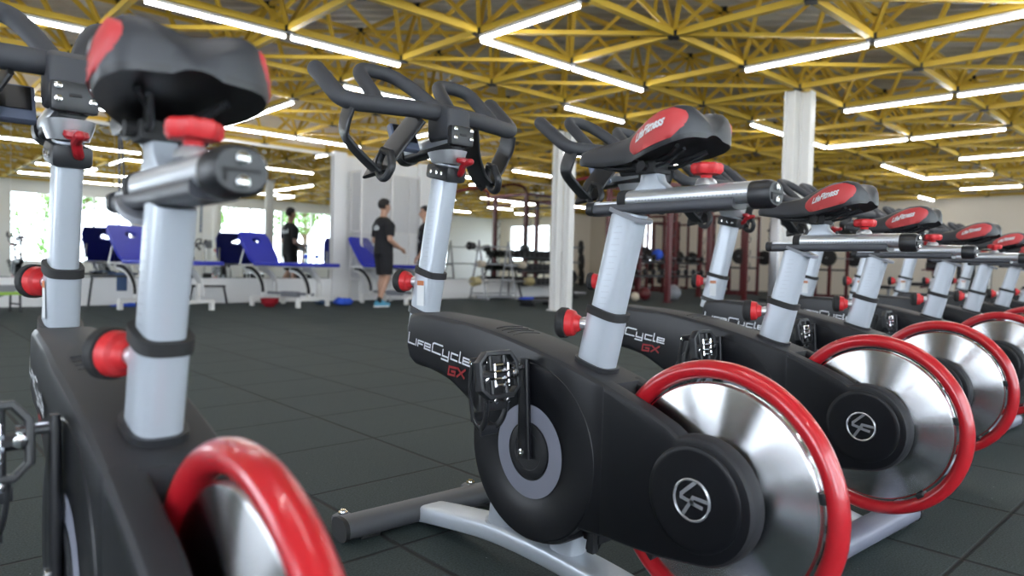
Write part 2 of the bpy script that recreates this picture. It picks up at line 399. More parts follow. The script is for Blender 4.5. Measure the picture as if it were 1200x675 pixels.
wall_holes('wall_window_side', 'y', WINY - .08, XL, XR, ZROOF, [(a, b, .44, 2.72) for a, b in wy], 'wallwhite')
for a, b in wy: window('y', WINY - .08, a, b, .44, 2.72, 3 if b - a < 4 else 4)
wx = [(17.25, 17.75), (8.6, 9.1), (-2.5, .3)]
wall_holes('wall_right', 'x', XR + .08, WINY, YB, ZROOF, [(a, b, .9, 2.72) for a, b in wx], 'cream')
for a, b in wx: window('x', XR + .08, a, b, .9, 2.72, 2 if b - a > 1 else 1)
wall_holes('wall_left', 'x', XL - .08, WINY, 13.6, ZROOF, [(-1.5, 2.5, .44, 2.72), (4.5, 9.5, .44, 2.72)], 'wallwhite')
window('x', XL - .08, -1.5, 2.5, .44, 2.72, 3); window('x', XL - .08, 4.5, 9.5, .44, 2.72, 4)
wall_holes('wall_back', 'y', YB + .08, 12.4, XR, ZROOF, [], 'cream')

# corrugated roof: ribs run along the cell diagonal
bm = bmesh.new(); D1 = Vector((1, -1, 0)).normalized(); D2 = Vector((1, 1, 0)).normalized()
c0 = Vector(((XL + XR) / 2, (WINY + YB) / 2, ZROOF)); L = 27; prev = None; k = -L; per = 0.24
while k < L:
    for dk, dz in ((0, 0), (.05, .045), (.12, .045), (.17, 0)):
        p = c0 + D2 * (k + dk); a = bm.verts.new(p + D1 * -L + Vector((0, 0, dz))); b = bm.verts.new(p + D1 * L + Vector((0, 0, dz)))
        if prev: bm.faces.new((prev[0], prev[1], b, a))
        prev = (a, b)
    k += per
for co, no in (((XL - .3, 0, 0), (-1, 0, 0)), ((XR + .3, 0, 0), (1, 0, 0)), ((0, WINY - .3, 0), (0, -1, 0)), ((0, YB + .3, 0), (0, 1, 0))):
    bmesh.ops.bisect_plane(bm, geom=bm.verts[:] + bm.edges[:] + bm.faces[:], plane_co=co, plane_no=no, clear_outer=True)
struct(finish('ceiling', bm, 'roof', smooth=False))

# ------------------------------------------------------------------ space frame
frame = empty('roof_truss', (LX, LY, ZC)); tag(frame, 'yellow space frame truss with black joints carrying the corrugated roof', 'roof truss')
def node(i, j, up=False): return Vector((LX + CELL * i, LY + CELL * j, ZU if up else ZC))
def inside(p):
    if not (XL + .2 < p.x < XR - .1 and WINY + .1 < p.y < YB - .2): return False
    return p.y < 13.55 or p.x > 12.5
mem = []
I0, I1, J0, J1 = -7, 15, -7, 12
def addm(a, b, w):
    if inside(a) and inside(b): mem.append((a, b, w))
for i in range(I0, I1):
    for j in range(J0, J1):
        n = node(i, j)
        addm(n, node(i + 1, j), .062); addm(n, node(i, j + 1), .062)
        if (i + 2 * j) % 3 != 1: addm(n, node(i + 1, j - 1), .042)
        u = node(i + .5, j + .5, True)
        for di, dj in ((0, 0), (1, 0), (0, 1), (1, 1)): addm(node(i + di, j + dj), u, .042)
        addm(u, node(i + 1.5, j + .5, True), .05); addm(u, node(i + .5, j + 1.5, True), .05)
        if (i + j) % 2 == 0: addm(u, node(i + 1.5, j - .5, True), .045)
nodes = {}
for a, b, w in mem:
    for p in (a, b): nodes[(round(p.x, 2), round(p.y, 2), round(p.z, 2))] = p
def show(p, q=None):
    pts = [p, q or p, (p + (q or p)) / 2]; best = 0
    for t in pts:
        r = px(t)
        if r and -10 < r[0] < 1210 and -10 < r[1] < 330: best = max(best, 1 / r[2])
    return best
def bar(bm, a, b, w, org):
    d = b - a; l = d.length; d = d.normalized(); s = Vector((0, 0, 1)).cross(d).normalized(); t = d.cross(s)
    p0 = a + d * .05 - org; p1 = b - d * .05 - org; h = w / 2; R = []
    for p in (p0, p1): R.append([bm.verts.new(p + s * x * h + t * y * h) for x, y in ((-1, -1), (1, -1), (1, 1), (-1, 1))])
    for k in range(4): bm.faces.new((R[0][k], R[0][(k + 1) % 4], R[1][(k + 1) % 4], R[1][k]))
    bm.faces.new(R[0][::-1]); bm.faces.new(R[1])
mem.sort(key=lambda m_: -show(m_[0], m_[1]) * (m_[0] - m_[1]).length)
org = Vector(frame.location)
for a, b, w in mem[:100]:
    bm = bmesh.new(); bar(bm, a, b, w, org); finish('strut', bm, 'yellow', frame, smooth=False)
bm = bmesh.new()
for a, b, w in mem[100:]: bar(bm, a, b, w, org)
finish('strut', bm, 'yellow', frame, smooth=False)['kind'] = 'stuff'
def joint(bm, p):
    q = p - org
    box(bm, q, (.1, .1, .085), Matrix.Rotation(.4, 3, 'Z'))
    box(bm, q + Vector((0, 0, -.01 if p.z < 3.5 else .01)), (.15, .05, .06)); box(bm, q, (.05, .15, .06))
nl = sorted(nodes.values(), key=lambda p: -show(p))
for p in nl[:80]:
    bm = bmesh.new(); joint(bm, p); finish('joint', bm, 'joint', frame, smooth=False)
bm = bmesh.new()
for p in nl[80:]: joint(bm, p)
finish('joint', bm, 'joint', frame, smooth=False)['kind'] = 'stuff'

# ------------------------------------------------------------------ columns
def column(i, j, label):
    x, y = LX + CELL * i, LY + CELL * j
    k = .09 if j == 2 else .03; x += .73 * k; y -= .683 * k; e = empty('column', (x, y, 0)); tag(e, label, 'column', 'white paired roof columns')
    for s in (-.098, .098):
        # H profile post
        bm = bmesh.new()
        v = Vector((.73, -.683, 0)) * s * 1.0; w = .13
        prism(bm, [(-w / 2 + v.x, -.07 + v.y), (w / 2 + v.x, -.07 + v.y), (w / 2 + v.x, -.05 + v.y), (.012 + v.x, -.05 + v.y), (.012 + v.x, .05 + v.y), (w / 2 + v.x, .05 + v.y), (w / 2 + v.x, .07 + v.y), (-w / 2 + v.x, .07 + v.y), (-w / 2 + v.x, .05 + v.y), (-.012 + v.x, .05 + v.y), (-.012 + v.x, -.05 + v.y), (-w / 2 + v.x, -.05 + v.y)], 'z', 0.012, ZC - .06)
        finish('post', bm, 'white', e, smooth=False)
    bm = bmesh.new(); box(bm, (0, 0, .006), (.34, .34, .012)); finish('base_plate', bm, 'white', e, smooth=False)
    return e
column(3, 2, 'white double steel column standing behind the blue towel bench')
column(3, -1, 'white double steel column rising behind the second bicycle saddle from the left row')
column(3, -4, 'white double steel column near the window wall, seen only in the mirror')


# ------------------------------------------------------------------ ceiling light tubes
def light_tube(a, b, label, grp=None):
    p, q = node(*a), node(*b); d = (q - p).normalized(); ln = (q - p).length
    e = empty('light_fixture', ((p + q) / 2 + Vector((0, 0, -.075)))); e.rotation_euler = (0, 0, math.atan2(d.y, d.x))
    tag(e, label, 'ceiling light', grp or 'tube lights under the truss')
    bm = bmesh.new(); box(bm, (0, 0, .018), (ln - .06, .045, .03)); finish('housing', bm, 'white', e, smooth=False)
    bm = bmesh.new(); tube(bm, [(-ln / 2 + .04, 0, -.008), (ln / 2 - .04, 0, -.008)], .019, seg=8); finish('tube', bm, 'tube', e)
LT = [((-3, 2), (-2, 2), 'tube light crossing the top left corner above the leftmost handlebar'),
 ((-2, 1), (-1, 1), 'tube light directly above the leftmost saddle, running to the first joint'),
 ((-1, 1), (0, 1), 'tube light between the leftmost saddle and the second handlebar, at the top'),
 ((0, 2), (1, 2), 'tube light passing behind the looped handlebar of the second bicycle'),
 ((0, 5), (0, 4), 'left half of the slanted tube light pair above the mirror'),
 ((0, 4), (0, 3), 'right half of the slanted tube light pair above the mirror'),
 ((0, 5), (1, 5), 'long tube light just above the mirror edge, left half'),
 ((1, 5), (2, 5), 'long tube light just above the mirror edge, right half'),
 ((2, 4), (2, 3), 'short tube light seen under the handlebar of the second bicycle'),
 ((0, 0), (0, -1), 'tube light slanting up to the top edge from the central corner'),
 ((0, 0), (1, 0), 'tube light running right from the central corner joint'),
 ((1, 0), (2, 0), 'tube light continuing to the joint above the third saddle'),
 ((2, 1), (3, 1), 'tube light ending just above the nose of the third saddle'),
 ((2, -1), (2, -2), 'nearest right tube light, its left half beside the white column'),
 ((2, -2), (2, -3), 'nearest right tube light, its half at the right edge'),
 ((4, 0), (5, 0), 'tube light passing behind the white column on its left'),
 ((5, 0), (6, 0), 'tube light meeting the second right row at its left corner'),
 ((4, -1), (4, -2), 'tube light of the upper right row, starting right of the column'),
 ((4, -2), (4, -3), 'tube light of the upper right row, at the right edge'),
 ((6, 0), (6, -1), 'tube light of the middle right row, left end'),
 ((6, -1), (6, -2), 'tube light of the middle right row, right end'),
 ((8, -1), (8, -2), 'short tube light at the right edge, between two longer rows'),
 ((8, 0), (9, 0), 'far slanting tube light above the fourth saddle, left piece'),
 ((9, 0), (10, 0), 'far slanting tube light above the fourth saddle, right piece'),
 ((10, 0), (10, -1), 'far tube light row above the fifth saddle'),
 ((12, 0), (12, -1), 'farthest tube light near the cream wall on the right')]
for a, b, l in LT: light_tube(a, b, l)
used = {(a, b) for a, b, _ in LT}
rest = []  # extra tubes, invented rows for the mirrors and room brightness
for (a, b) in [((-3, 4), (-3, 5)), ((-3, 5), (-2, 5)), ((-2, 5), (-1, 5)), ((-4, 0), (-3, 0)), ((-3, 0), (-3, -1)), ((-3, -1), (-2, -1)), ((-1, -2), (0, -2)), ((0, -2), (0, -3)), ((0, -3), (1, -3)),
      ((1, -3), (2, -3)), ((2, -3), (2, -4)), ((-4, -3), (-3, -3)), ((-3, -3), (-3, -4)), ((-1, -4), (0, -4)), ((0, -5), (1, -5)), ((1, -5), (2, -5)), ((3, -5), (4, -5)), ((4, -4), (5, -4)), ((5, -4), (5, -5)), ((6, -3), (7, -3)), ((7, -3), (8, -3)), ((8, -3), (8, -4)),
      ((9, -4), (10, -4)), ((10, -4), (11, -4)), ((10, -2), (11, -2)), ((12, -3), (13, -3)), ((4, 3), (5, 3)), ((5, 3), (6, 3)), ((6, 3), (6, 2)), ((8, 3), (9, 3)), ((9, 3), (10, 3)), ((8, 5), (9, 5)), ((10, 6), (11, 6)), ((12, 4), (13, 4)), ((5, 5), (6, 5)), ((3, 5), (4, 5)), ((-5, 3), (-4, 3)), ((-4, -5), (-3, -5)), ((12, 8), (13, 8)), ((13, 1), (14, 1)), ((13, -2), (14, -2)), ((13, 6), (14, 6)), ((11, 9), (12, 9))]:
    if inside(node(*a)) and inside(node(*b)): light_tube(a, b, 'lit white tube light added to extend the rows and light the room', 'tube lights added to extend the rows')

# ------------------------------------------------------------------ mirrors
def mirror(x0, x1, label):
    bm = bmesh.new(); box(bm, (0, 0, 0), (x1 - x0 - .006, .012, 2.26)); o = finish('mirror_panel', bm, 'mirror', smooth=False, loc=((x0 + x1) / 2, MIRY + .014 - .02 + .008, .415 + 1.13))
    tag(o, label, 'mirror', 'tall wall mirrors')
ml = ['mirror panel left of the picture edge', 'mirror panel farthest left, cut by the picture edge', 'mirror panel behind the black stool with the blue rag', 'mirror panel behind the seat post of the leftmost bicycle', 'mirror panel behind the raised backrest of the nearer blue table', 'mirror panel at the white post, reflecting the man in black']
xs = [-2.3, .2, 1.5, 2.77, 4.05, 5.2, 6.33]
for k in range(6): mirror(xs[k], xs[k + 1], ml[k])
mirror(9.0, 10.7, 'mirror panel behind the barbell rack'); mirror(10.7, 12.4, 'mirror panel behind the dumbbell rack')
bm = bmesh.new(); box(bm, ((-2.3 + 6.33) / 2, MIRY - .0, 2.69), (8.66, .04, .035)); struct(finish('trim_1', bm, 'white', smooth=False))

# ------------------------------------------------------------------ exercise bicycle (x forward, y to the rider's left)
S = 0.967
def T(x, y, z): return Vector((x * S, y * S, (z + .03) * S))
def arc(cx, cz, r, a0, a1, n):
    return [(cx + r * math.cos(math.radians(a0 + (a1 - a0) * k / n)), cz + r * math.sin(math.radians(a0 + (a1 - a0) * k / n))) for k in range(n + 1)]
def fin(name, bm, m, parent, angle=35):
    for v in bm.verts: v.co = T(*v.co)
    return finish(name, bm, m, parent, angle=angle)
def hw(x): return .076 if x < .6 else (.076 - .026 * min(1, (x - .6) / .44) ** 1.0)
def smooth_poly(pts, n=4):
    """Catmull-Rom through open list"""
    out = []
    for i in range(len(pts) - 1):
        p0 = pts[max(i - 1, 0)]; p1 = pts[i]; p2 = pts[i + 1]; p3 = pts[min(i + 2, len(pts) - 1)]
        for k in range(n):
            t = k / n
            out.append(tuple(.5 * ((2 * p1[q]) + (-p0[q] + p2[q]) * t + (2 * p0[q] - 5 * p1[q] + 4 * p2[q] - p3[q]) * t * t + (-p0[q] + 3 * p1[q] - 3 * p2[q] + p3[q]) * t ** 3) for q in range(len(p1))))
    out.append(tuple(pts[-1])); return out
LET = {'L': ([[(0, 1.08), (0, 0), (.62, 0)]], .74), 'I': ([[(0, .62), (0, 0)]], .18), 'F': ([[(0, 0), (0, .6), (.5, .6)], [(.02, .3), (.42, .3)]], .62),
       'e': ([[(.55, 0), (0, 0), (0, .6), (.52, .6), (.52, .3), (.04, .3)]], .72), 'C': ([[(.85, .95), (.12, .95), (0, .82), (0, 0), (.75, 0)]], .92),
       'y': ([[(0, .6), (0, 0), (.52, 0)], [(.52, .6), (.52, -.36), (-.05, -.36)]], .72), 'c': ([[(.52, .6), (0, .6), (0, 0), (.52, 0)]], .68), 'l': ([[(0, 1), (0, 0), (.14, 0)]], .28),
       'G': ([[(.7, .9), (0, .9), (0, 0), (.62, 0), (.62, .42), (.3, .42)]], .85), 'X': ([[(0, .9), (.65, 0)], [(.65, .9), (0, 0)]], .8)}
def word(bm, txt, w, fmap, shear=.2, xs=2.16):
    u = 0
    for ch in txt:
        pl, adv = LET[ch]
        strokes(bm, [[(u + x * xs + shear * y, y) for x, y in p] for p in pl], w, fmap); u += adv * xs + .02
    return u

def side_mat(o):
    for p in o.data.polygons:
        if abs(p.normal.y) > .8: p.material_index = 1

def build_bike():
    B = empty('exercise_bicycle')
    # main shell
    top = smooth_poly([(1.043, .585), (1.025, .601), (.95, .608), (.842, .604), (.74, .599), (.616, .587), (.50, .568), (.369, .541), (.225, .504)], 3)
    disc = arc(.46, .312, .222, 168, 292, 16)
    under = smooth_poly([(1.038, .47), (1.0, .450), (.92, .446), (.82, .430), (.755, .405), (.712, .385)], 3)
    # order: nose top -> rear top -> rear cut -> bottom -> disc -> underside -> nose
    d = arc(.46, .312, .222, 292, 380, 14)
    low = [(.225, .172), (.30, .166), (.345, .150)] + [p for p in arc(.46, .312, .222, 232, 372, 20)]
    poly = top + low + list(reversed(under)) + [(1.052, .50), (1.052, .56)]
    bm = bmesh.new(); prism(bm, poly, 'y', -.076, .076, bev=.017, seg=3)
    for v in bm.verts: v.co.y *= hw(v.co.x) / .076 * (1 - .14 * max(0, min(1, (.50 - v.co.z) / .35)) * max(0, min(1, (v.co.x - .26) / .16)))
    body = fin('body_shell', bm, ['shell', 'side'], B, 28); side_mat(body)
    # rear arms of the shell, either side of the flywheel
    for s in (1, -1):
        t2 = smooth_poly([(.24, .509), (.18, .489), (.123, .470), (.065, .447)], 3)
        cap = arc(-.001, .316, .124, 70, 262, 22)
        pl = t2 + cap + [(.09, .178), (.17, .175), (.24, .174)]
        bm = bmesh.new(); prism(bm, pl, 'y', .027 if s > 0 else -.070, .076 if s > 0 else -.027, bev=.014, seg=3)
        side_mat(fin('rear_cover', bm, ['shell', 'side'], B, 28))
        bm = bmesh.new()
        lathe(bm, [(.102, -.004), (.102, .002), (.099, .0040), (.09, .0045), (0, .0045)], (0, (.0755 if s > 0 else -.0695), .32), (0, s, 0), 48)
        pod = fin('hub_cover', bm, 'side', B)
        yb = .0812 if s > 0 else -.0752
        bm = bmesh.new(); cpts = [(.039 * math.cos(a * PI / 16), yb, .32 + .039 * math.sin(a * PI / 16)) for a in range(32)]
        tube(bm, cpts, .0028, seg=6, closed=True, ref=(0, 1, 0))
        mp = lambda u, v: Vector((-s * u, yb + s * .001, .32 + v))
        strokes(bm, [[(.006, .034), (-.022, .008), (-.022, .001), (.002, -.004)], [(-.018, -.031), (-.004, -.008), (.004, .006), (.036, .004)], [(.004, -.006), (.022, -.009)]], .0075, mp)
        fin('round_badge', bm, 'badge', pod)
    # crank side discs
    for s in (1, -1):
        bm = bmesh.new(); lathe(bm, [(.214, -.02), (.214, .006), (.210, .0105), (.2, .0115), (.13, .0115), (.126, .0095), (.0, .0095)], (.462, s * .0665, .312), (0, s, 0), 64)
        cd = fin('crank_cover', bm, 'side', B)
        bm = bmesh.new(); yy = s * .0783
        r0, r1 = .112, .070; n = 64
        A = [bm.verts.new((.459 + r0 * math.cos(2 * PI * k / n), yy, .312 + r0 * math.sin(2 * PI * k / n))) for k in range(n)]
        C = [bm.verts.new((.459 + r1 * math.cos(2 * PI * k / n), yy, .312 + r1 * math.sin(2 * PI * k / n))) for k in range(n)]
        for k in range(n): bm.faces.new((A[k], A[(k + 1) % n], C[(k + 1) % n], C[k]))
        fin('grey_ring', bm, 'ring', cd)['label'] = 'flat grey painted ring'
        bm = bmesh.new(); lathe(bm, [(.066, 0), (.066, .004), (.060, .006), (.046, .006), (.044, .004), (0, .004)], (.459, s * .0755, .312), (0, s, 0), 40)
        fin('crank_hub', bm, 'black', cd)
    # printed name
    for s in (1, -1):
        bm = bmesh.new(); h = .0278
        def mp(u, v, s=s):
            x = (1.034 - u * h) if s > 0 else (.716 + u * h); z = .514 + v * h - .030 * ((1.034 - x) / .32)
            return Vector((x, s * (hw(x) + .0012), z))
        word(bm, 'LIFeCycle', .17, mp)
        fin('name_print', bm, 'print', body)
        bm = bmesh.new(); h2 = .024
        def mp2(u, v, s=s):
            x = (.808 - u * h2) if s > 0 else (.735 + u * h2); z = .448 + v * h2
            return Vector((x, s * (hw(x) + .0012), z))
        word(bm, 'GX', .26, mp2)
        fin('name_print', bm, 'printred', body)['label'] = 'dark red letters'
    # vent grooves on top
    for k in range(4):
        bm = bmesh.new(); x = .56 + k * .022; z = .5805 - k * .0 + .0; pts = []
        for q in range(9):
            y = -.045 + q * .01125; xx = x + .012 * math.cos((y / .045) * PI / 2)
            zz = .587 - (xx - .616) * -.16 if xx < .616 else .587 + (xx - .616) * .1
            pts.append((xx, y, .5885 - (.62 - xx) * .17 + .0005))
        tube(bm, pts, .0012, seg=6); fin('vent_rib', bm, 'shell', body)
    # flywheel
    bm = bmesh.new(); lathe(bm, [(0, -.011), (.206, -.011), (.212, -.009), (.2155, -.005), (.2155, .005), (.212, .009), (.206, .011), (0, .011)], (0, 0, .32), (0, 1, 0), 96)
    fw = fin('flywheel', bm, 'disc', B, 25)
    for v in fw.data.vertices: v.co -= T(0, 0, .32)
    fw.location = T(0, 0, .32)
    # rim guard
    bm = bmesh.new(); pts = [(.240 * math.cos(a * PI / 48), 0, .32 + .240 * math.sin(a * PI / 48)) for a in range(96)]
    tube(bm, pts, (.021, .0185), seg=16, closed=True, ref=(0, 1, 0)); rg = fin('rim_guard', bm, 'red', B, 60)
    for a in (168, -50, 232):
        bm = bmesh.new(); a = math.radians(a); c = Vector((.222 * math.cos(a), 0, .32 + .222 * math.sin(a)))
        box(bm, c, (.012, .034, .02), Matrix.Rotation(-a, 3, 'Y'), bev=.002); fin('guard_clip', bm, 'black', rg)
    # base
    bm = bmesh.new(); spine = smooth_poly([(.985, 0, .0), (.85, 0, .022), (.65, 0, .048), (.43, 0, .052), (.2, 0, .035), (.02, 0, .0)], 4)
    tube(bm, spine, (.026, .047), ref=(0, 0, 1), prof=sq(20, 5)); fin('base_beam', bm, 'silver', B)
    for x, w in ((.632, .036), (.40, .034)):
        bm = bmesh.new(); tube(bm, [(x, 0, .062), (x - .02, 0, .2)], (.042, w), ref=(1, 0, 0), prof=sq(20, 3)); 
        tube(bm, [(x + .002, 0, .062), (x, 0, .070)], (.048, w + .006), ref=(1, 0, 0), prof=sq(20, 3)); fin('frame_strut', bm, 'silver', B)
    for x, m, nm in ((1.0, 'footgrey', 'front_stabilizer'), (.0, 'footlight', 'rear_stabilizer')):
        bm = bmesh.new(); s_ = 1 if x > .5 else -1
        tube(bm, [(x, -.28, .006), (x, .28, .006)], (.031, .042), prof=sq(20, 2.6), ref=(0, 0, 1))
        f = fin(nm, bm, m, B)
        if x > .5:
            for y in (-.235, .235):
                bm = bmesh.new(); prism(bm, [(x, y - .035), (x, y + .035), (x + s_ * .10, y + .026), (x + s_ * .115, y), (x + s_ * .10, y - .026)], 'z', -.026, .012, bev=.005)
                fin('foot_plate', bm, m, f)
                bm = bmesh.new(); lathe(bm, [(.014, 0), (.014, .010), (.008, .010), (.008, .016), (0, .016)], (x + s_ * .08, y, .012), (0, 0, 1), 12); fin('foot_bolt', bm, 'chrome', f)
        for y in (-.283, .283):
            bm = bmesh.new(); tube(bm, [(x, y - .006, .005), (x, y + .006, .005)], (.033, .045), prof=sq(20, 2.6), ref=(0, 0, 1)); fin('end_cap', bm, 'rubber', f)
        for y in (-.2, .2):
            bm = bmesh.new(); box(bm, (x, y, -.025), (.05, .06, .012), bev=.003); fin('rubber_foot', bm, 'rubber', f)
    # posts: lower sleeve, clamp band, inner post
    def post(group, p0, pc, p1, fa, la, nm):
        p0, pc, p1 = Vector(p0), Vector(pc), Vector(p1); d = (p1 - p0).normalized()
        bm = bmesh.new(); tube(bm, [p0 - d * .03, pc], (fa, la), prof=sq(28, 3.2), ref=(1, 0, 0)); sl = fin(nm + '_sleeve', bm, 'silver', B)
        bm = bmesh.new(); tube(bm, [p0 + d * .006, p0 + d * .026], (fa + .007, la + .007), prof=sq(28, 3), ref=(1, 0, 0)); fin('grommet', bm, 'black', sl)
        bm = bmesh.new(); tube(bm, [pc - d * .009, pc + d * .009], (fa + .004, la + .004), prof=sq(28, 3.2), ref=(1, 0, 0)); fin('clamp_band', bm, 'rubber', sl)
        # pull knob
        a = math.radians(25); k = Vector((math.cos(a), math.sin(a), 0)); c = pc - d * .03 + Vector((fa * .8, la * .3, 0))
        bm = bmesh.new(); lathe(bm, [(.013, -.01), (.016, .012), (.013, .026), (.010, .03)], c, k, 18); fin('knob_boss', bm, 'alu', sl)
        bm = bmesh.new(); lathe(bm, [(.015, .022), (.019, .026), (.022, .034), (.029, .038), (.0315, .048), (.0315, .058), (.030, .060)], c, k, 24); kn = fin('pull_knob', bm, 'redknob', sl)
        bm = bmesh.new(); lathe(bm, [(.032, .054), (.0355, .056), (.036, .070), (.031, .077), (.02, .081), (0, .082)], c, k, 24); fin('knob_cap', bm, 'rubber', kn)
        bm = bmesh.new(); tube(bm, [pc - d * .12, p1], (fa - .006, la - .006), prof=sq(28, 3.6), ref=(1, 0, 0)); ip = fin(nm + '_post', bm, 'silver', B)
        # raised scale marks on the post side, relief shade put into flat darker strips
        bms = {1: bmesh.new(), -1: bmesh.new()}
        for q in range(14):
            c2 = pc + d * (.022 + q * .0135); wq = .016 if q % 2 else .024
            for s in (1, -1):
                bm = bms[s]; yy = s * (la - .006 + .0006); x0 = c2.x
                vs = [bm.verts.new((x0 - wq / 2, yy, c2.z - .0012)), bm.verts.new((x0 + wq / 2, yy, c2.z - .0012)), bm.verts.new((x0 + wq / 2, yy, c2.z + .0012)), bm.verts.new((x0 - wq / 2, yy, c2.z + .0012))]
                bm.faces.new(vs)
        for s in (1, -1): fin('height_scale', bms[s], 'scale', ip)
        group.append(ip); return sl, ip
    SG, BG = [], []           # parts that travel with saddle height / handlebar height
    s1, i1 = post(SG, (.325, 0, .513), (.291, 0, .652), (.235, 0, .876), .046, .031, 'seat')
    s2, i2 = post(BG, (1.028, 0, .590), (.998, 0, .725), (.926, 0, 1.045), .052, .031, 'handlebar')
    # sticker on the handlebar sleeve
    bm = bmesh.new(); yy = .0318
    def q(x0, x1, z0, z1, mi):
        f = bm.faces.new([bm.verts.new((x, yy, z)) for x, z in ((x0, z0), (x1, z0), (x1 - .0, z1), (x0 - .0, z1))]); f.material_index = mi
    q(.985, 1.022, .625, .700, 0)
    for v in bm.verts: pass
    fin('label_sticker', bm, 'label', s2)
    bm = bmesh.new(); yy = .0324; q(.986, 1.021, .686, .700, 0); fin('label_sticker', bm, 'orange', s2)['label'] = 'orange warning strip'
    # saddle slider
    def grp(name, bm, m, parent=None, lst=SG, angle=35):
        o = fin(name, bm, m, parent or B, angle)
        if parent is None: lst.append(o)
        return o
    bm = bmesh.new(); tube(bm, [(.325, 0, .8835), (-.030, 0, .8835)], (.013, .027), ref=(0, 0, 1), prof=sq(24, 3.5)); rail = grp('saddle_rail', bm, 'darkgrey')
    bm = bmesh.new(); tube(bm, [(.326, 0, .8955), (.2, 0, .8955)], (.006, .022), ref=(0, 0, 1), prof=sq(20, 3)); fin('rail_insert', bm, 'alu', rail)
    bm = bmesh.new(); tube(bm, [(.341, 0, .886), (.322, 0, .886)], (.016, .030), ref=(0, 0, 1), prof=sq(24, 3.5)); fin('rail_cap', bm, 'black', rail)
    bm = bmesh.new(); tube(bm, [(.235, 0, .866), (.232, 0, .874)], (.052, .036), ref=(1, 0, 0), prof=sq(28, 2.6)); fin('rail_seat', bm, 'grey', rail)
    bm = bmesh.new(); tube(bm, [(.245, 0, .902), (-.070, 0, .902)], (.0205, .0265), ref=(0, 0, 1), prof=sq(28, 2.5)); carr = grp('saddle_carriage', bm, 'alu')
    for x in (.245,):
        bm = bmesh.new(); tube(bm, [(x + .006, 0, .902), (x - .016, 0, .902)], (.022, .028), ref=(0, 0, 1), prof=sq(28, 2.5)); fin('carriage_ring', bm, 'rubber', carr)
    bm = bmesh.new(); tube(bm, [(-.062, 0, .8965), (-.094, 0, .8965), (-.104, 0, .8965)], [(.0265, .030), (.0265, .030), (.021, .025)], ref=(0, 0, 1), prof=sq(28, 2.3)); ec = fin('end_cap', bm, 'black', carr)
    for z in (.908, .885):
        bm = bmesh.new(); lathe(bm, [(.0065, 0), (.0065, .004), (.003, .005), (0, .004)], (-.1035, 0, z), (-1, 0, 0), 12); fin('cap_screw', bm, 'chrome', ec)
    bm = bmesh.new(); box(bm, (-.1045, 0, .8965), (.003, .036, .003)); box(bm, (-.1045, .016, .891), (.003, .003, .012)); fin('cap_slot', bm, 'rubber', ec)
    for s in (1, -1):
        bm = bmesh.new()
        for k in range(30):
            x = .20 - k * .0085; h = .008 if k % 5 == 0 else .005
            vs = [bm.verts.new((x, s * .0264, .896)), bm.verts.new((x - .0018, s * .0264, .896)), bm.verts.new((x - .0018, s * .0260, .896 + h)), bm.verts.new((x, s * .0260, .896 + h))]; bm.faces.new(vs)
        fin('distance_scale', bm, 'ring', carr)
    # carriage knob (red star wheel)
    bm = bmesh.new(); lathe(bm, [(.022, -.002), (.020, .006), (.014, .012)], (.045, 0, .923), (0, 0, 1), 24); kb = fin('knob_boss', bm, 'alu', carr)
    bm = bmesh.new(); lathe(bm, [(.0105, .004), (.0115, .018), (.014, .022)], (.045, 0, .923), (0, 0, 1), 18)
    n = 42; prof = [(.016, .019), (.026, .020), (.030, .026), (.030, .037), (.026, .041), (.012, .043), (0, .043)]
    rings = []
    for r, h in prof:
        rings.append([bm.verts.new((.045 + (r * (1 + (.08 * math.cos(7 * 2 * PI * k / n) if r > .02 else 0))) * math.cos(2 * PI * k / n), (r * (1 + (.08 * math.cos(7 * 2 * PI * k / n) if r > .02 else 0))) * math.sin(2 * PI * k / n), .923 + h)) for k in range(n)] if r > 0 else [bm.verts.new((.045, 0, .923 + h))])
    for A, C in zip(rings, rings[1:]):
        for k in range(n):
            if len(C) == 1: bm.faces.new((A[k], A[(k + 1) % n], C[0]))
            else: bm.faces.new((A[k], A[(k + 1) % n], C[(k + 1) % n], C[k]))
    bm.faces.new(rings[0][::-1])
    fin('adjustment_knob', bm, 'redknob', carr)
    # saddle clamp stem
    bm = bmesh.new(); prism(bm, [(.215, .918), (.125, .918), (.150, .938), (.158, .962), (.195, .962), (.2, .938)], 'y', -.016, .016, bev=.004); fin('saddle_stem', bm, 'silver', carr)
    # saddle
    x_n, x_t = .385, .028; Ls = x_n - x_t
    def shape(s):
        """s 0 nose .. 1 tail: half width, rim z, top z"""
        w = [(0, .006), (.03, .018), (.12, .024), (.3, .028), (.45, .036), (.56, .056), (.68, .080), (.80, .094), (.90, .094), (.96, .082), (.99, .060), (1, .03)]
        zt = [(0, 1.006), (.03, 1.018), (.12, 1.026), (.3, 1.030), (.45, 1.038), (.6, 1.062), (.75, 1.084), (.88, 1.090), (.95, 1.082), (.98, 1.068), (1, 1.046)]
        zr = [(0, .998), (.12, .990), (.3, .985), (.5, .986), (.65, .990), (.8, .998), (.92, 1.008), (1, 1.018)]
        def ip(t):
            for (a, b), (c, d) in zip(t, t[1:]):
                if s <= c:
                    k = (s - a) / (c - a); k = k * k * (3 - 2 * k) if False else k; return b + (d - b) * k
            return t[-1][1]
        return ip(w), ip(zr), ip(zt)
    def surf(s, a, off=0):
        """a from 0 (left rim) over the top (pi/2) to pi (right rim)"""
        w, zr, zt = shape(s); c, si = math.cos(a), math.sin(a)
        lobe = .026 * max(0, min(1, (s - .55) / .3)) * (1 - abs(c)) ** 2
        y = (w + off) * math.copysign(abs(c) ** .62, c); z = zr + (zt - zr + off) * abs(si) ** .75 - lobe
        return Vector((x_n - s * Ls - (off if s > .95 else 0), y, z))
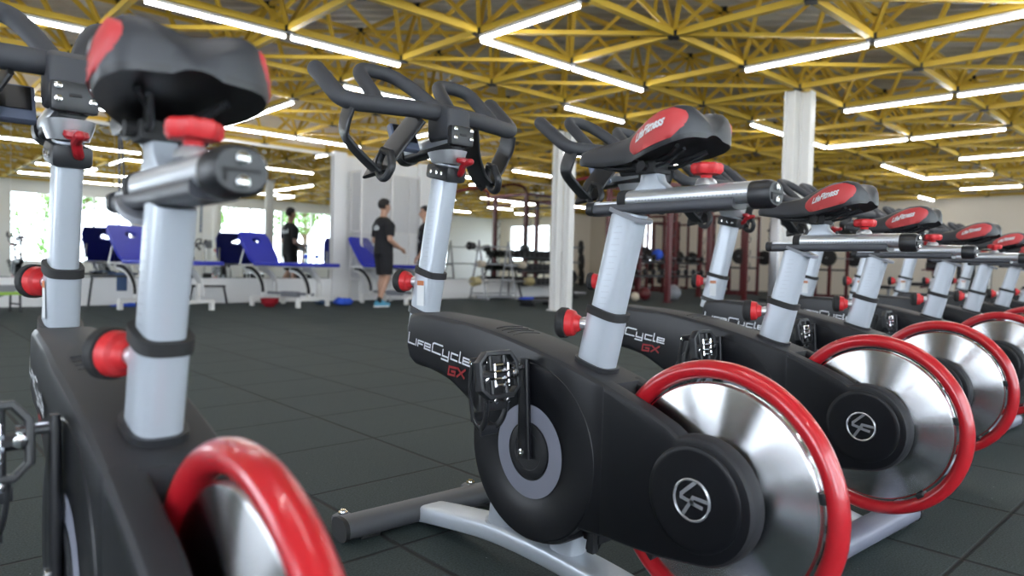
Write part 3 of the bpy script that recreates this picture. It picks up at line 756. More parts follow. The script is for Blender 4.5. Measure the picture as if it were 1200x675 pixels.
    st = [0, .015, .04, .08, .14, .2, .28, .36, .44, .52, .58, .64, .70, .76, .82, .87, .91, .94, .965, .985, 1.0]
    NA = 28
    bm = bmesh.new(); g = [[bm.verts.new(surf(s, PI * k / NA)) for k in range(NA + 1)] for s in st]
    for A, C in zip(g, g[1:]):
        for k in range(NA): bm.faces.new((A[k], A[k + 1], C[k + 1], C[k]))
    # rim skirt and closed underside
    U = []
    for s in st:
        w, zr, zt = shape(s); row = []
        for k in range(9):
            t = -1 + 2 * k / 8; yy = -t * (w - .003) if w > .01 else -t * w * .5
            row.append(bm.verts.new((x_n - s * Ls, yy, zr - .009 + .014 * (1 - t * t) * min(1, w / .05))))
        U.append(row)
    for A, C in zip(U, U[1:]):
        for k in range(8): bm.faces.new((A[k], C[k], C[k + 1], A[k + 1])).material_index = 1
    for i in range(len(st) - 1):
        bm.faces.new((g[i][0], U[i][0], U[i + 1][0], g[i + 1][0])).material_index = 1
        bm.faces.new((g[i][NA], g[i + 1][NA], U[i + 1][8], U[i][8])).material_index = 1
    bm.faces.new([*g[-1]] + [*reversed(U[-1])]).material_index = 0
    bm.faces.new([*reversed(g[0])] + [*U[0]])
    sad = grp('saddle', bm, ['vinyl', 'black'], angle=50)
    for side in (1, -1):
        bm = bmesh.new(); nu, nv = 26, 14; G = []
        def pm(u, v, off=.0016):
            """u,v in unit disc-ish -> saddle side"""
            s = .735 + .238 * u; a = math.radians(19 + 25 * v + 4 * u * (1 + v) * .5)
            a = max(.0, a)
            return surf(s, a if side > 0 else PI - a, off)
        c = bm.verts.new(pm(0, 0))
        rr = [.2, .4, .6, .8, .93, 1.0]
        for r in rr:
            G.append([bm.verts.new(pm(r * math.copysign(abs(math.cos(2 * PI * k / 48)) ** .8, math.cos(2 * PI * k / 48)), r * math.copysign(abs(math.sin(2 * PI * k / 48)) ** .8, math.sin(2 * PI * k / 48)), .0018 if r < 1 else -.001)) for k in range(48)])
        for k in range(48): bm.faces.new((c, G[0][k], G[0][(k + 1) % 48]))
        for A, C in zip(G, G[1:]):
            for k in range(48): bm.faces.new((A[k], C[k], C[(k + 1) % 48], A[(k + 1) % 48]))
        sp = fin('side_panel', bm, 'redvinyl', sad, 80)
        def tm(x, y):
            u = (x - .26) / .26 * .62; v = (y - .035) / .06 * .40
            uu = u if side > 0 else -u
            w_ = pm(uu, v + .15 * abs(0), .0034); return T(*w_)
        o = text_on('brand_print', 'LifeFitness', .108, tm, 'print', sp, shear=.4, bold=.004, sub=True)
    # saddle rails and clamp
    bm = bmesh.new()
    for s in (1, -1): tube(bm, fillet([(.33, s * .012, .985), (.27, s * .02, .968), (.13, s * .022, .966), (.07, s * .04, .992)], .02), .004, seg=8)
    fin('saddle_rods', bm, 'black', sad)
    bm = bmesh.new(); box(bm, (.176, 0, .966), (.05, .06, .026), bev=.005); tube(bm, [(.176, -.042, .968), (.176, .042, .968)], .011, seg=12); box(bm, (.21, 0, .976), (.02, .04, .02), bev=.004); fin('saddle_clamp', bm, 'rubber', sad)
    bm = bmesh.new(); tube(bm, fillet([(.17, .018, .975), (.11, .03, .985), (.08, .05, .997)], .02), .005, seg=8); tube(bm, fillet([(.17, -.018, .975), (.11, -.03, .985), (.08, -.05, .997)], .02), .005, seg=8); fin('saddle_brace', bm, 'black', sad)
    # handlebar head
    bm = bmesh.new(); tube(bm, [(.945, 0, 1.022), (.925, 0, 1.022)], .0, seg=4) if False else None
    box(bm, (.930, 0, 1.018), (.112, .070, .044), Matrix.Rotation(-.2, 3, 'Y'), bev=.012); cl = grp('post_clamp', bm, 'black', lst=BG)
    for x in (.955, .925, .900):
        bm = bmesh.new(); lathe(bm, [(.006, 0), (.006, .003), (0, .004)], (x, .0350, 1.018 + (x - .93) * .2), (0, 1, 0), 10); fin('clamp_screw', bm, 'chrome', cl)
    bm = bmesh.new(); tube(bm, fillet([(.885, -.012, 1.010), (.862, -.006, 1.014), (.845, 0, 1.034), (.812, 0, 1.040)], .012), [.012] * 13 + [.009], seg=12) if False else tube(bm, fillet([(.885, -.012, 1.010), (.862, -.006, 1.014), (.848, 0, 1.034), (.812, 0, 1.040)], .012), .0095, seg=10, roundcap=True)
    lathe(bm, [(.018, -.006), (.022, 0), (.020, .008), (0, .012)], (.845, 0, 1.044), (-.25, 0, 1), 18); fin('quick_lever', bm, 'leverred', cl)
    bm = bmesh.new(); tube(bm, [(.928, 0, 1.045), (.926, 0, 1.062), (.926, 0, 1.078)], [(.052, .034), (.060, .040), (.066, .044)], ref=(1, 0, 0), prof=sq(28, 2.8)); br = grp('head_bracket', bm, 'alu', lst=BG)
    bm = bmesh.new(); tube(bm, [(.872, 0, 1.112), (1.13, 0, 1.098)], (.024, .028), ref=(0, 0, 1), prof=sq(24, 2.5)); sl = grp('handlebar_slider', bm, 'alu', lst=BG)
    bm = bmesh.new(); tube(bm, [(.874, 0, 1.094), (1.135, 0, 1.078)], (.012, .026), ref=(0, 0, 1), prof=sq(24, 3)); fin('slider_rail', bm, 'black', sl)
    bm = bmesh.new(); tube(bm, [(1.12, 0, 1.092), (1.155, 0, 1.09), (1.175, 0, 1.088)], [(.032, .033), (.033, .034), (.02, .022)], ref=(0, 0, 1), prof=sq(24, 2.4)); fin('slider_cap', bm, 'black', sl)
    bm = bmesh.new(); lathe(bm, [(.006, 0), (.007, .022), (.016, .026), (.018, .032), (.015, .038), (0, .04)], (.99, -.03, 1.125), (0, -.3, 1), 18); fin('slider_knob', bm, 'redknob', sl)
    # stem block with four bolts facing the rider
    bm = bmesh.new(); prism(bm, [(.975, 1.125), (.975, 1.195), (.955, 1.208), (.895, 1.208), (.868, 1.192), (.862, 1.12), (.87, 1.108), (.965, 1.108)], 'y', -.040, .040, bev=.011, seg=3); stem = grp('stem_block', bm, 'foam', lst=BG)
    bm = bmesh.new(); box(bm, (.862, 0, 1.117), (.026, .080, .058), bev=.010); sp_ = fin('stem_plate', bm, 'black', stem)
    for y in (-.028, .028):
        for z in (1.110, 1.134):
            bm = bmesh.new(); lathe(bm, [(.0065, 0), (.0065, .004), (.003, .005), (0, .003)], (.8495, y, z), (-1, 0, 0), 12); fin('stem_bolt', bm, 'chrome', sp_)
    bm = bmesh.new(); box(bm, (.8485, 0, 1.119), (.003, .02, .006)); fin('stem_slot', bm, 'rubber', sp_)
    # the handlebar: cross bar with raised end horns and two inner loops
    R = .0245; bm = bmesh.new()
    pth = fillet([(1.125, .318, 1.295), (.985, .305, 1.186), (.93, .10, 1.188), (.925, 0, 1.188), (.93, -.10, 1.188), (.985, -.305, 1.186), (1.125, -.318, 1.295)], .045, 6)
    tube(bm, pth, R, seg=14, roundcap=True, ref=(0, 0, 1))
    for s in (1, -1):
        lp = fillet([(.935, s * .018, 1.190), (1.035, s * .050, 1.270), (1.112, s * .085, 1.322), (1.105, s * .205, 1.318), (.955, s * .208, 1.186)], .05, 6)
        tube(bm, lp, .0205, seg=14, ref=(0, 0, 1))
    hb = grp('handlebar', bm, 'foam', lst=BG, angle=60)
    # bottle holders hanging below the bar
    for s in (1, -1):
        bm = bmesh.new()
        band = fillet([(.985, s * .285, 1.175), (1.0, s * .292, 1.135), (1.02, s * .285, 1.10), (1.0, s * .245, 1.050), (.985, s * .195, 1.005)], .03, 5)
        tube(bm, band, (.006, .034), ref=(0, s, .2), prof=sq(16, 4))
        band2 = fillet([(.945, s * .09, 1.172), (.985, s * .13, 1.10), (1.0, s * .175, 1.03), (.985, s * .20, 1.0)], .03, 5)
        tube(bm, band2, (.006, .05), ref=(0, s, .2), prof=sq(16, 4))
        fin('bottle_holder', bm, 'black', hb)
        bm = bmesh.new(); lpp = fillet([(.935, s * .185, 1.055), (.915, s * .19, 1.015), (.935, s * .20, .982), (.965, s * .2, .99), (.985, s * .195, 1.03), (.965, s * .19, 1.065)], .015, 4)
        tube(bm, lpp, .0115, seg=10, closed=True, ref=(0, 1, 0)); fin('holder_loop', bm, 'black', hb)
    # console
    bm = bmesh.new(); box(bm, (0, 0, 0), (.022, .088, .082), bev=.006); 
    for v in bm.verts:
        v.co = Matrix.Rotation(math.radians(25), 3, 'Y') @ v.co; v.co += Vector((1.03, .085, 1.12))
    con = fin('console', bm, 'bluegrey', hb)
    bm = bmesh.new(); box(bm, (-.0125, 0, .008), (.003, .072, .052))
    for v in bm.verts: v.co = Matrix.Rotation(math.radians(25), 3, 'Y') @ v.co; v.co += Vector((1.03, .085, 1.12))
    fin('screen', bm, 'side', con)
    # cranks and pedals
    for s, ang in ((1, 88), (-1, 268)):
        a = math.radians(ang); d = Vector((math.cos(a), 0, math.sin(a))); c = Vector((.462, s * .0885, .312)); e = c + d * .203
        bm = bmesh.new(); tube(bm, [c - d * .015, c + d * .03, e, e + d * .018], [(.0075, .021), (.0085, .020), (.0075, .0135), (.006, .012)], ref=(0, 1, 0), prof=sq(18, 3.5)); cr = fin('crank_arm', bm, 'side', B)
        bm = bmesh.new(); lathe(bm, [(.008, 0), (.008, .004), (.004, .0055), (0, .003)], c + Vector((0, s * .0085, 0)), (0, s, 0), 12); fin('crank_bolt', bm, 'chrome', cr)
        bm = bmesh.new(); tube(bm, [e, e + Vector((0, s * .045, 0))], .008, seg=10); fin('pedal_axle', bm, 'chrome', cr)
        pc = e + Vector((0, s * .082, -.014)); tl = math.radians(10 if s > 0 else 0)
        def pl(x, y, z): # pedal space: x normal, y along axle, z along platform
            y *= 1.15; v = Vector((x * math.cos(tl) + z * math.sin(tl), s * y, -x * math.sin(tl) + z * math.cos(tl))); return pc + v
        bm = bmesh.new()
        tube(bm, [pl(0, -.046, -.03), pl(0, -.046, .028), pl(0, -.03, .05), pl(0, .03, .05), pl(0, .048, .03), pl(0, .048, -.03), pl(0, .03, -.048), pl(0, -.03, -.048)], (.012, .006), closed=True, prof=sq(12, 4), ref=tuple((pl(1, 0, 0) - pc)))
        for vx in (-.018, .018): tube(bm, [pl(0, vx, -.046), pl(0, vx, .046)], .006, seg=8)
        tube(bm, [pl(0, -.046, 0), pl(0, .046, 0)], .012, seg=10)
        pd = fin('pedal', bm, 'black', B)
        bm = bmesh.new()
        for z in (-.022, -.008, .008, .022): tube(bm, [pl(-.013, -.022 + abs(z) * .3, z), pl(-.019, 0, z * 1.05), pl(-.013, .022 - abs(z) * .3, z)], .0045, seg=8)
        tube(bm, [pl(-.012, -.017, -.026), pl(-.015, -.017, .026)], .0035, seg=8); tube(bm, [pl(-.012, .017, -.026), pl(-.015, .017, .026)], .0035, seg=8)
        lathe(bm, [(.009, 0), (.009, .004), (0, .006)], pl(-.013, -.036, .0), (-1, 0, 0), 12); lathe(bm, [(.007, 0), (.007, .004), (0, .006)], pl(-.013, .038, -.01), (-1, 0, 0), 12)
        fin('pedal_clip', bm, 'chrome', pd)
        bm = bmesh.new()   # toe cage hanging from the platform
        for y0 in (-.026, .026):
            tube(bm, fillet([pl(.008, y0, -.045), pl(.02, y0 * .9, -.095), pl(.055, y0 * .7, -.128), pl(.09, y0 * .5, -.10), pl(.088, y0 * .6, -.03), pl(.06, y0 * .8, .035)], .03), (.0035, .008), prof=sq(10, 3), ref=(0, 1, 0))
        tube(bm, [pl(.05, -.022, -.126), pl(.05, .022, -.126)], (.012, .004), prof=sq(10, 3)); tube(bm, [pl(.09, -.015, -.095), pl(.09, .015, -.095)], (.012, .004), prof=sq(10, 3)); tube(bm, [pl(.062, -.024, .035), pl(.062, .024, .035)], (.01, .004), prof=sq(10, 3))
        tube(bm, [pl(.012, -.03, -.07), pl(.012, .03, -.07)], (.010, .003), prof=sq(10, 3))
        fin('toe_cage', bm, 'black', pd)
        bm = bmesh.new()
        for y0 in (-.016, .016):
            lathe(bm, [(.006, 0), (.006, .004), (0, .006)], pl(-.005, y0, -.058), (-1, 0, 0), 10)
            lathe(bm, [(.007, 0), (.007, .005), (0, .007)], pl(.064, y0 * 1.3, .032), (-1, 0, .3), 10)
        fin('pedal_bolt', bm, 'chrome', pd)
    # rear underside adjustment foot
    bm = bmesh.new(); box(bm, (.30, 0, .15), (.05, .05, .04), bev=.004); box(bm, (.29, .03, .135), (.02, .02, .05), bev=.003); fin('motor_box', bm, 'black', B)
    return B, SG, BG
BK, SG, BG = build_bike()
SGn = {o.name for o in SG}; BGn = {o.name for o in BG}
A0 = TH  # azimuth helper
def place_bike(o, X, Z, a, seat=(0, 0), barz=0):
    """X, Z: ring centre in the level camera frame (old units), a: heading left of the view axis"""
    p = RT * (X * S) + FW * (Z * S); o.location = (p.x, p.y, 0); o.rotation_euler = (0, 0, TH + a)
def adjust(o, seat_dx, seat_dz, bar_dz):
    for ch in o.children:
        base = ch.name.split('.')[0]
        if base in SB: ch.location = Vector(ch.location) + Vector(((seat_dx if base != 'seat_post' else 0) - .25 * seat_dz, 0, seat_dz)) * S
        if base in BB_: ch.location = Vector(ch.location) + Vector((-.225 * bar_dz, 0, bar_dz)) * S
SB = {n.split('.')[0] for n in SGn}; BB_ = {n.split('.')[0] for n in BGn}
BIKES = [
 (-.254, .666, .722, .105, -.056, -.068, 'nearest exercise bicycle at the left edge, seen from behind and cut by the frame'),
 (.409, 1.352, .717, 0, 0, 0, 'exercise bicycle in the middle, whole logo and raised pedal in full view'),
 (1.061, 2.014, .700, -.01, -.052, 0, 'exercise bicycle just behind the middle one, its handlebar beside the white double column'),
 (1.671, 2.692, .715, -.01, -.052, -.03, 'exercise bicycle fourth from the left, logo on its nose between two seat posts'),
 (2.45, 3.47, .712, -.01, -.050, -.03, 'exercise bicycle with its flywheel half cut by the right edge of the picture'),
 (3.15, 4.21, .712, -.01, -.050, -.03, 'exercise bicycle whose saddle is just left of the right edge, sixth of the row'),
 (3.90, 5.00, .712, -.01, -.050, -.03, 'exercise bicycle showing only its seat post at the right edge'),
 (4.66, 5.80, .712, -.01, -.050, -.03, 'exercise bicycle far right whose red handlebar knob shows between two seat posts'),
 (5.40, 6.55, .712, -.01, -.050, -.03, 'last exercise bicycle of the row, reflected small in the mirror')]
objs = [BK] + [copy_tree(BK) for _ in BIKES[1:]]
for o, (X, Z, a, sdx, sdz, bdz, lab) in zip(objs, BIKES):
    place_bike(o, X, Z, a); adjust(o, sdx, sdz, bdz); tag(o, lab, 'exercise bicycle', 'indoor exercise bicycles in a row')

# ------------------------------------------------------------------ treatment tables
def treat_table(loc, label, rz=0.0, back=58):
    e = empty('treatment_table', (loc[0], loc[1], 0), rz); tag(e, label, 'treatment table', 'blue treatment tables by the mirrors')
    H = .64; w = .33
    # flat section with the hinge on the left, head section tilted up like a tent
    bm = bmesh.new(); box(bm, (.45, 0, H + .03), (1.20, 2 * w, .06), bev=.018); finish('flat_cushion', bm, 'blue', e)
    a = math.radians(back); 
    bm = bmesh.new(); th = .05; L = .58
    # tilted cushion with face hole, hinged at x=-.15
    n = 24; out = [(-.29, -w), (.29, -w), (.29, w), (-.29, w)]
    rim = []
    for k in range(n):
        t = 2 * PI * k / n; c, s_ = math.cos(t), math.sin(t); m = max(abs(c) / .29, abs(s_) / w); rim.append((c / m, s_ / m))
    hole = [(.13 + .055 * math.cos(2 * PI * k / n), .09 * math.sin(2 * PI * k / n)) for k in range(n)]
    V = {}
    for z, tg_ in ((-th / 2, 0), (th / 2, 1)):
        V[tg_] = ([bm.verts.new((x, y, z)) for x, y in rim], [bm.verts.new((x, y, z)) for x, y in hole])
    for k in range(n):
        k2 = (k + 1) % n
        for q in (0, 1): bm.faces.new((V[q][0][k], V[q][0][k2], V[q][1][k2], V[q][1][k]))
        bm.faces.new((V[0][0][k], V[0][0][k2], V[1][0][k2], V[1][0][k])); bm.faces.new((V[0][1][k], V[0][1][k2], V[1][1][k2], V[1][1][k]))
    R_ = Matrix.Rotation(PI + a - 0 if False else a * 1.0, 3, 'Y')
    for v in bm.verts:
        p = Vector((-v.co.x, v.co.y, v.co.z)); p = Matrix.Rotation(a, 3, 'Y') @ p if False else Vector((p.x * math.cos(a) - p.z * math.sin(a) * -1, p.y, -p.x * math.sin(a) + p.z * math.cos(a)))
        v.co = p + Vector((-.17 - .29 * math.cos(a), 0, H + .04 + .29 * math.sin(a)))
    finish('tilted_cushion', bm, 'blue', e)
    bm = bmesh.new()
    for y in (-w + .06, w - .06):
        tube(bm, [(-.16, y, H), (1.02, y, H)], .018, seg=8); tube(bm, [(-.48, y, H), (-.16, y, H)], .016, seg=8); tube(bm, [(-.47, y, H), (-.38, y, H + .28)], .014, seg=8)
    tube(bm, [(-.48, -w + .06, H), (-.48, w - .06, H)], .016, seg=8); tube(bm, [(1.02, -w + .06, H), (1.02, w - .06, H)], .016, seg=8)
    finish('table_frame', bm, 'white', e)
    for x in (-.12, .78):
        bm = bmesh.new(); box(bm, (x, 0, .13), (.06, .78, .05), bev=.006)
        for y in (-.37, .37): box(bm, (x, y, .055), (.06, .06, .11), bev=.005)
        for y in (-.12, .12): box(bm, (x, y, .25), (.045, .045, .22), bev=.004); box(bm, (x, y, .37), (.055, .055, .02), bev=.003)
        finish('foot_bar', bm, 'white', e)
        for y in (-.16, .16):
            bm = bmesh.new(); pts = [(x - .34 + .38 * math.sin(k / 8 * PI / 2), y, .60 - .40 * (1 - math.cos(k / 8 * PI / 2))) for k in range(9)]
            tube(bm, pts, (.010, .05), prof=sq(12, 4), ref=(0, 1, 0)); finish('lift_arm', bm, 'white', e)
        bm = bmesh.new(); pts = [(x - .31 + .36 * math.sin(k / 8 * PI / 2), -.175, .615 - .40 * (1 - math.cos(k / 8 * PI / 2))) for k in range(9)]
        tube(bm, pts, (.006, .03), prof=sq(12, 4), ref=(0, 1, 0)); finish('arm_cover', bm, 'rubber', e)
    bm = bmesh.new(); tube(bm, [(-.12, .0, .20), (.78, 0, .20)], .022, seg=8); box(bm, (.33, 0, .19), (.3, .12, .09), bev=.01); finish('motor', bm, 'grey', e)
    return e
TZ = math.radians(-64.6)
t1 = treat_table((4.93, 10.98), 'blue treatment table with tent-raised head section and two bottles on it', TZ)
def copy_table(loc, label, rz=math.radians(-64.6)):
    c = copy_tree(t1); c.location = (loc[0], loc[1], 0); c.rotation_euler = (0, 0, rz); c['label'] = label; return c
copy_table((2.98, 10.72), 'blue treatment table left of the first, mostly behind the leftmost seat post')
copy_table((6.95, 11.0), 'blue treatment table behind the man in black shorts, partly inside the wire cage side')

# bottles on the first table
def bottle(loc, label):
    e = empty('water_bottle', loc); tag(e, label, 'bottle', 'water bottles on the blue table')
    bm = bmesh.new(); lathe(bm, [(.03, 0), (.034, .01), (.034, .07), (.031, .085), (.034, .10), (.034, .17), (.024, .205), (.013, .225), (.013, .24)], (0, 0, 0), (0, 0, 1), 20); finish('bottle_body', bm, 'bottle', e)
    bm = bmesh.new(); lathe(bm, [(.0345, .075), (.0345, .13)], (0, 0, 0), (0, 0, 1), 20); finish('bottle_label', bm, 'bluecloth', e)
    bm = bmesh.new(); lathe(bm, [(.015, .236), (.015, .256), (0, .258)], (0, 0, 0), (0, 0, 1), 16); finish('bottle_cap', bm, 'white', e)
bottle((5.10, 10.22, .70), 'clear water bottle on the blue table, the left of two')
bottle((5.33, 10.30, .70), 'clear water bottle on the blue table, nearer the white post')
# red bowl under the table
bm = bmesh.new(); lathe(bm, [(.07, 0), (.12, .06), (.135, .13), (.142, .13), (.126, .055), (.06, .012), (0, .012)], (0, 0, 0), (0, 0, 1), 28)
tag(finish('red_bowl', bm, 'bowl', loc=(4.70, 10.62, 0)), 'dark red plastic bowl on the floor under the blue table', 'bowl')
# blue cloth bags
def cloth(loc, s_, label, m='bluecloth', cat='bag'):
    bm = bmesh.new(); bmesh.ops.create_icosphere(bm, subdivisions=4, radius=1); rnd = random.Random(int(loc[0] * 100))
    ph = [rnd.uniform(0, 6) for _ in range(6)]
    for v in bm.verts:
        x, y, z = v.co; k = 1 + .16 * math.sin(5 * x + ph[0]) * math.cos(4 * y + ph[1]) + .10 * math.sin(11 * y + ph[2] + 3 * x) + .06 * math.sin(17 * x + ph[3] + 9 * z)
        v.co = Vector((x * s_[0] * k, y * s_[1] * k, max(0, (z * .5 + .5) * s_[2] * k - .01)))
    return tag(finish('blue_' + cat, bm, m, loc=loc), label, cat)
cloth((5.95, 10.55, 0), (.17, .13, .12), 'crumpled blue bag on the floor right of the blue table feet')
cloth((5.75, 10.85, 0), (.14, .12, .07), 'small dark blue bag half under the blue table end', 'navy')
cloth((2.95, 11.35, 0), (.30, .10, .05), 'blue towel lying under the black stool', 'bluecloth', 'towel')
# low black stools
def stool(loc, w, d, h, label, rz=0):
    e = empty('stool', loc, rz); tag(e, label, 'stool', 'black metal stools at the wall')
    bm = bmesh.new(); box(bm, (0, 0, h - .015), (w, d, .03), bev=.006); finish('seat', bm, 'black', e)
    for sx in (-1, 1):
        for sy in (-1, 1):
            bm = bmesh.new(); tube(bm, [(sx * (w / 2 - .02), sy * (d / 2 - .02), h - .03), (sx * (w / 2 + .03), sy * (d / 2 + .01), 0)], .011, seg=8); finish('leg', bm, 'black', e)
stool((4.05, 11.45, 0), .5, .3, .31, 'low black metal stool between the two blue tables', -.3)
stool((2.62, 11.15, 0), .55, .32, .47, 'taller black metal stool with a blue rag hanging from it', -.25)
bm = bmesh.new()
tube(bm, [(0, -.05, .02), (0, .12, .02), (.02, .165, -.02), (.02, .168, -.22)], (.006, .07), prof=sq(10, 3), ref=(0, 0, 1)); tube(bm, [(-.15, -.02, .02), (.1, .0, .03), (.2, .05, .02)], (.012, .07), prof=sq(10, 3), ref=(0, 0, 1))
for v in bm.verts: v.co.y *= -1
o = tag(finish('blue_rag', bm, 'navy', loc=(2.72, 11.17, .467)), 'dark blue rag draped over the taller black stool', 'rag'); o.rotation_euler = (0, 0, -.25)
# green topped bench at the far left edge
e = empty('small_bench', (1.22, 10.75, 0), .3); tag(e, 'grey bench with a lime green pad cut by the left edge', 'bench')
bm = bmesh.new(); box(bm, (0, 0, .24), (.5, .3, .04), bev=.012); finish('pad', bm, 'green', e)
bm = bmesh.new(); prism(bm, [(-.26, .08), (.24, .30), (.24, .34), (-.26, .34)], 'y', -.12, .12, bev=.01); finish('side_shell', bm, 'grey', e)
for x in (-.2, .22):
    bm = bmesh.new(); tube(bm, [(x, -.12, .23), (x, -.13, 0)], .014, seg=8); tube(bm, [(x, .12, .23), (x, .13, 0)], .014, seg=8); tube(bm, [(x, -.12, .1), (x, .12, .1)], .012, seg=8); finish('leg', bm, 'black', e)

# ------------------------------------------------------------------ wire cage against the wall
e = empty('wire_cage', (7.40, 11.42, 0)); tag(e, 'white wire mesh cage behind the man in black', 'cage')
X0, X1, Y0, Y1, HC = -.66, .66, -.10, .26, 2.42
def wire_panel(a, b, z0, z1, nm):
    a, b = Vector(a), Vector(b); d = b - a; L = d.length; d.normalize(); bm = bmesh.new(); step = .045; k = step
    while k < L: 
        p = a + d * k; box(bm, (p.x, p.y, (z0 + z1) / 2), (.005, .005, z1 - z0)); k += step
    z = z0 + step; ang = math.atan2(d.y, d.x)
    while z < z1:
        c = (a + b) / 2; box(bm, (c.x, c.y, z), (L, .005, .005), Matrix.Rotation(ang, 3, 'Z')); z += step
    return finish(nm, bm, 'wire', e, smooth=False)
def rail(p, q, w=.03):
    bm = bmesh.new(); tube(bm, [p, q], w * .6, seg=4, prof=sq(4, 2) if False else [(1, 1), (-1, 1), (-1, -1), (1, -1)]); return finish('frame_rail', bm, 'white', e, smooth=False)
for p in ((X0, Y0), (X1, Y0), (X0, Y1), (X1, Y1), (0.0, Y0)): rail((p[0], p[1], 0), (p[0], p[1], HC))
for z in (.42, 1.3, HC - .01):
    rail((X0, Y0, z), (X1, Y0, z)); rail((X0, Y0, z), (X0, Y1, z))
rail((X0, Y1, 1.15), (X0, Y0, .45), .02)
wire_panel((X0, Y0), (X0, Y1), .42, HC, 'mesh_panel'); wire_panel((X0, Y0), (0, Y0), .42, HC, 'mesh_panel'); wire_panel((0, Y0), (X1, Y0), 1.3, HC, 'mesh_panel')

# hanging bands and a chain
def band(x, y, z0, z1, label):
    bm = bmesh.new(); tube(bm, [(0, 0, 0), (.01, 0, -(z1 - z0) / 2), (0, 0, -(z1 - z0))], (.004, .022), prof=sq(8, 3)); tube(bm, [(.03, .01, 0), (.07, .01, -(z1 - z0) * .3), (.06, 0, -(z1 - z0) * .45)], (.004, .018), prof=sq(8, 3))
    tag(finish('resistance_band', bm, 'navy', loc=(x, y, z1)), label, 'exercise band', 'dark blue bands hanging at the mirror')
band(2.83, 11.7, .7, 2.55, 'dark blue band hanging from the mirror top, between the two posts at left')
band(4.02, 11.7, 1.15, 2.0, 'short dark blue band hanging at the mirror beside the leftmost saddle cap')
def chain(p, n, label):
    bm = bmesh.new()
    for k in range(n):
        c = Vector((0, 0, -.022 - k * .034)); pts = []
        for q in range(10):
            t = 2 * PI * q / 10; u, v = .011 * math.cos(t), .022 * math.sin(t)
            pts.append(c + (Vector((u, 0, v)) if k % 2 else Vector((0, u, v))))
        tube(bm, pts, .0035, seg=5, closed=True, ref=(0, 1, 0) if k % 2 else (1, 0, 0))
    tag(finish('chain', bm, 'chrome', loc=p), label, 'chain')
chain(node(.5, 1.0) + Vector((0, 0, -.02)), 9, 'short steel chain hanging from the truss above the second handlebar')

# ------------------------------------------------------------------ free weights in front of the second mirror
def plate(bm, c, ax, r, t):
    lathe(bm, [(.028, -t / 2), (r * .5, -t / 2), (r * .82, -t * .35), (r * .86, -t / 2), (r, -t / 2), (r, t / 2), (r * .86, t / 2), (r * .82, t * .35), (r * .5, t / 2), (.028, t / 2)], c, ax, 24)
def barbell(loc, L, r, m, label, rz=0.0, npl=3):
    e = empty('barbell', loc, rz); tag(e, label, 'barbell', 'barbells on the A-frame rack')
    bm = bmesh.new(); tube(bm, [(-L / 2, 0, 0), (L / 2, 0, 0)], .014, seg=8); finish('bar', bm, 'steel', e)
    for s_ in (-1, 1):
        for k in range(npl):
            bm = bmesh.new(); plate(bm, (s_ * (L / 2 - .12 - k * .05), 0, 0), (1, 0, 0), r * (1 - .08 * k), .038); finish('weight_plate', bm, m, e)
e = empty('barbell_rack', (9.95, 11.25, 0)); tag(e, 'grey A-frame barbell rack in front of the second mirror', 'rack')
for x in (-.42, .42):
    bm = bmesh.new(); tube(bm, [(x - .02, -.30, .03), (x, 0, 1.25)], .024, seg=4); tube(bm, [(x - .02, .22, .03), (x, 0, 1.25)], .024, seg=4); tube(bm, [(x, -.2, .42), (x, .16, .42)], .018, seg=6); tube(bm, [(x, -.14, .72), (x, .1, .72)], .018, seg=6)
    for z, y in ((.36, -.24), (.72, -.16), (1.06, -.08)): tube(bm, [(x, y + .02, z), (x, y - .07, z), (x, y - .08, z + .05)], .012, seg=6)
    finish('upright', bm, 'steel', e)
bm = bmesh.new(); box(bm, (0, -.05, .06), (1.0, .05, .05)); box(bm, (.0, -.02, .13), (.9, .34, .02)); box(bm, (-.42, -.03, .02), (.06, .62, .04)); box(bm, (.42, -.03, .02), (.06, .62, .04)); finish('base', bm, 'steel', e, smooth=False)
barbell((9.95, 11.1, 1.12), 1.85, .085, 'black', 'black barbell on the top hooks of the A-frame rack')
barbell((9.98, 11.0, .75), 1.5, .075, 'beige', 'barbell with tan plates on the middle hooks of the A-frame rack')
barbell((9.95, 10.93, .39), 1.9, .10, 'gold', 'barbell with brass-toned plates on the lowest hooks of the A-frame rack', npl=4)
e = empty('dumbbell_rack', (11.45, 11.25, 0)); tag(e, 'black three-tier dumbbell rack at the right end of the mirror wall', 'rack')
for z, y in ((.30, -.12), (.62, 0), (.92, .1)):
    bm = bmesh.new(); box(bm, (0, y - .08, z), (1.75, .05, .03)); box(bm, (0, y + .08, z + .03), (1.75, .05, .03)); finish('shelf', bm, 'black', e, smooth=False)
for x in (-.86, .86):
    bm = bmesh.new(); tube(bm, [(x, -.24, .02), (x, .18, 1.05)], .03, seg=4); tube(bm, [(x, .2, .02), (x, .18, .95)], .025, seg=4); box(bm, (x, -.02, .02), (.07, .62, .04)); finish('upright', bm, 'black', e, smooth=False)
e0 = empty('dumbbell', (0, 0, 0))
bm = bmesh.new(); tube(bm, [(0, -.07, 0), (0, .07, 0)], .016, seg=10); finish('handle', bm, 'steel', e0)
for s_ in (-1, 1):
    bm = bmesh.new(); lathe(bm, [(.04, 0), (.072, .012), (.076, .06), (.068, .095), (.04, .10)], (0, s_ * .055, 0), (0, s_, 0), 10); finish('head', bm, 'rubber', e0)
first = True
rows = (('top', .92, .1), ('middle', .62, 0), ('bottom', .30, -.12))
for nm, z, y in rows:
    for k in range(11):
        d = e0 if first else copy_tree(e0); first = False
        d.location = (11.45 - .78 + k * .156, 11.25 + y, z + .095); 
        tag(d, 'black rubber dumbbell standing in the %s row of the dumbbell rack' % nm, 'dumbbell', 'dumbbells in the %s row' % nm)

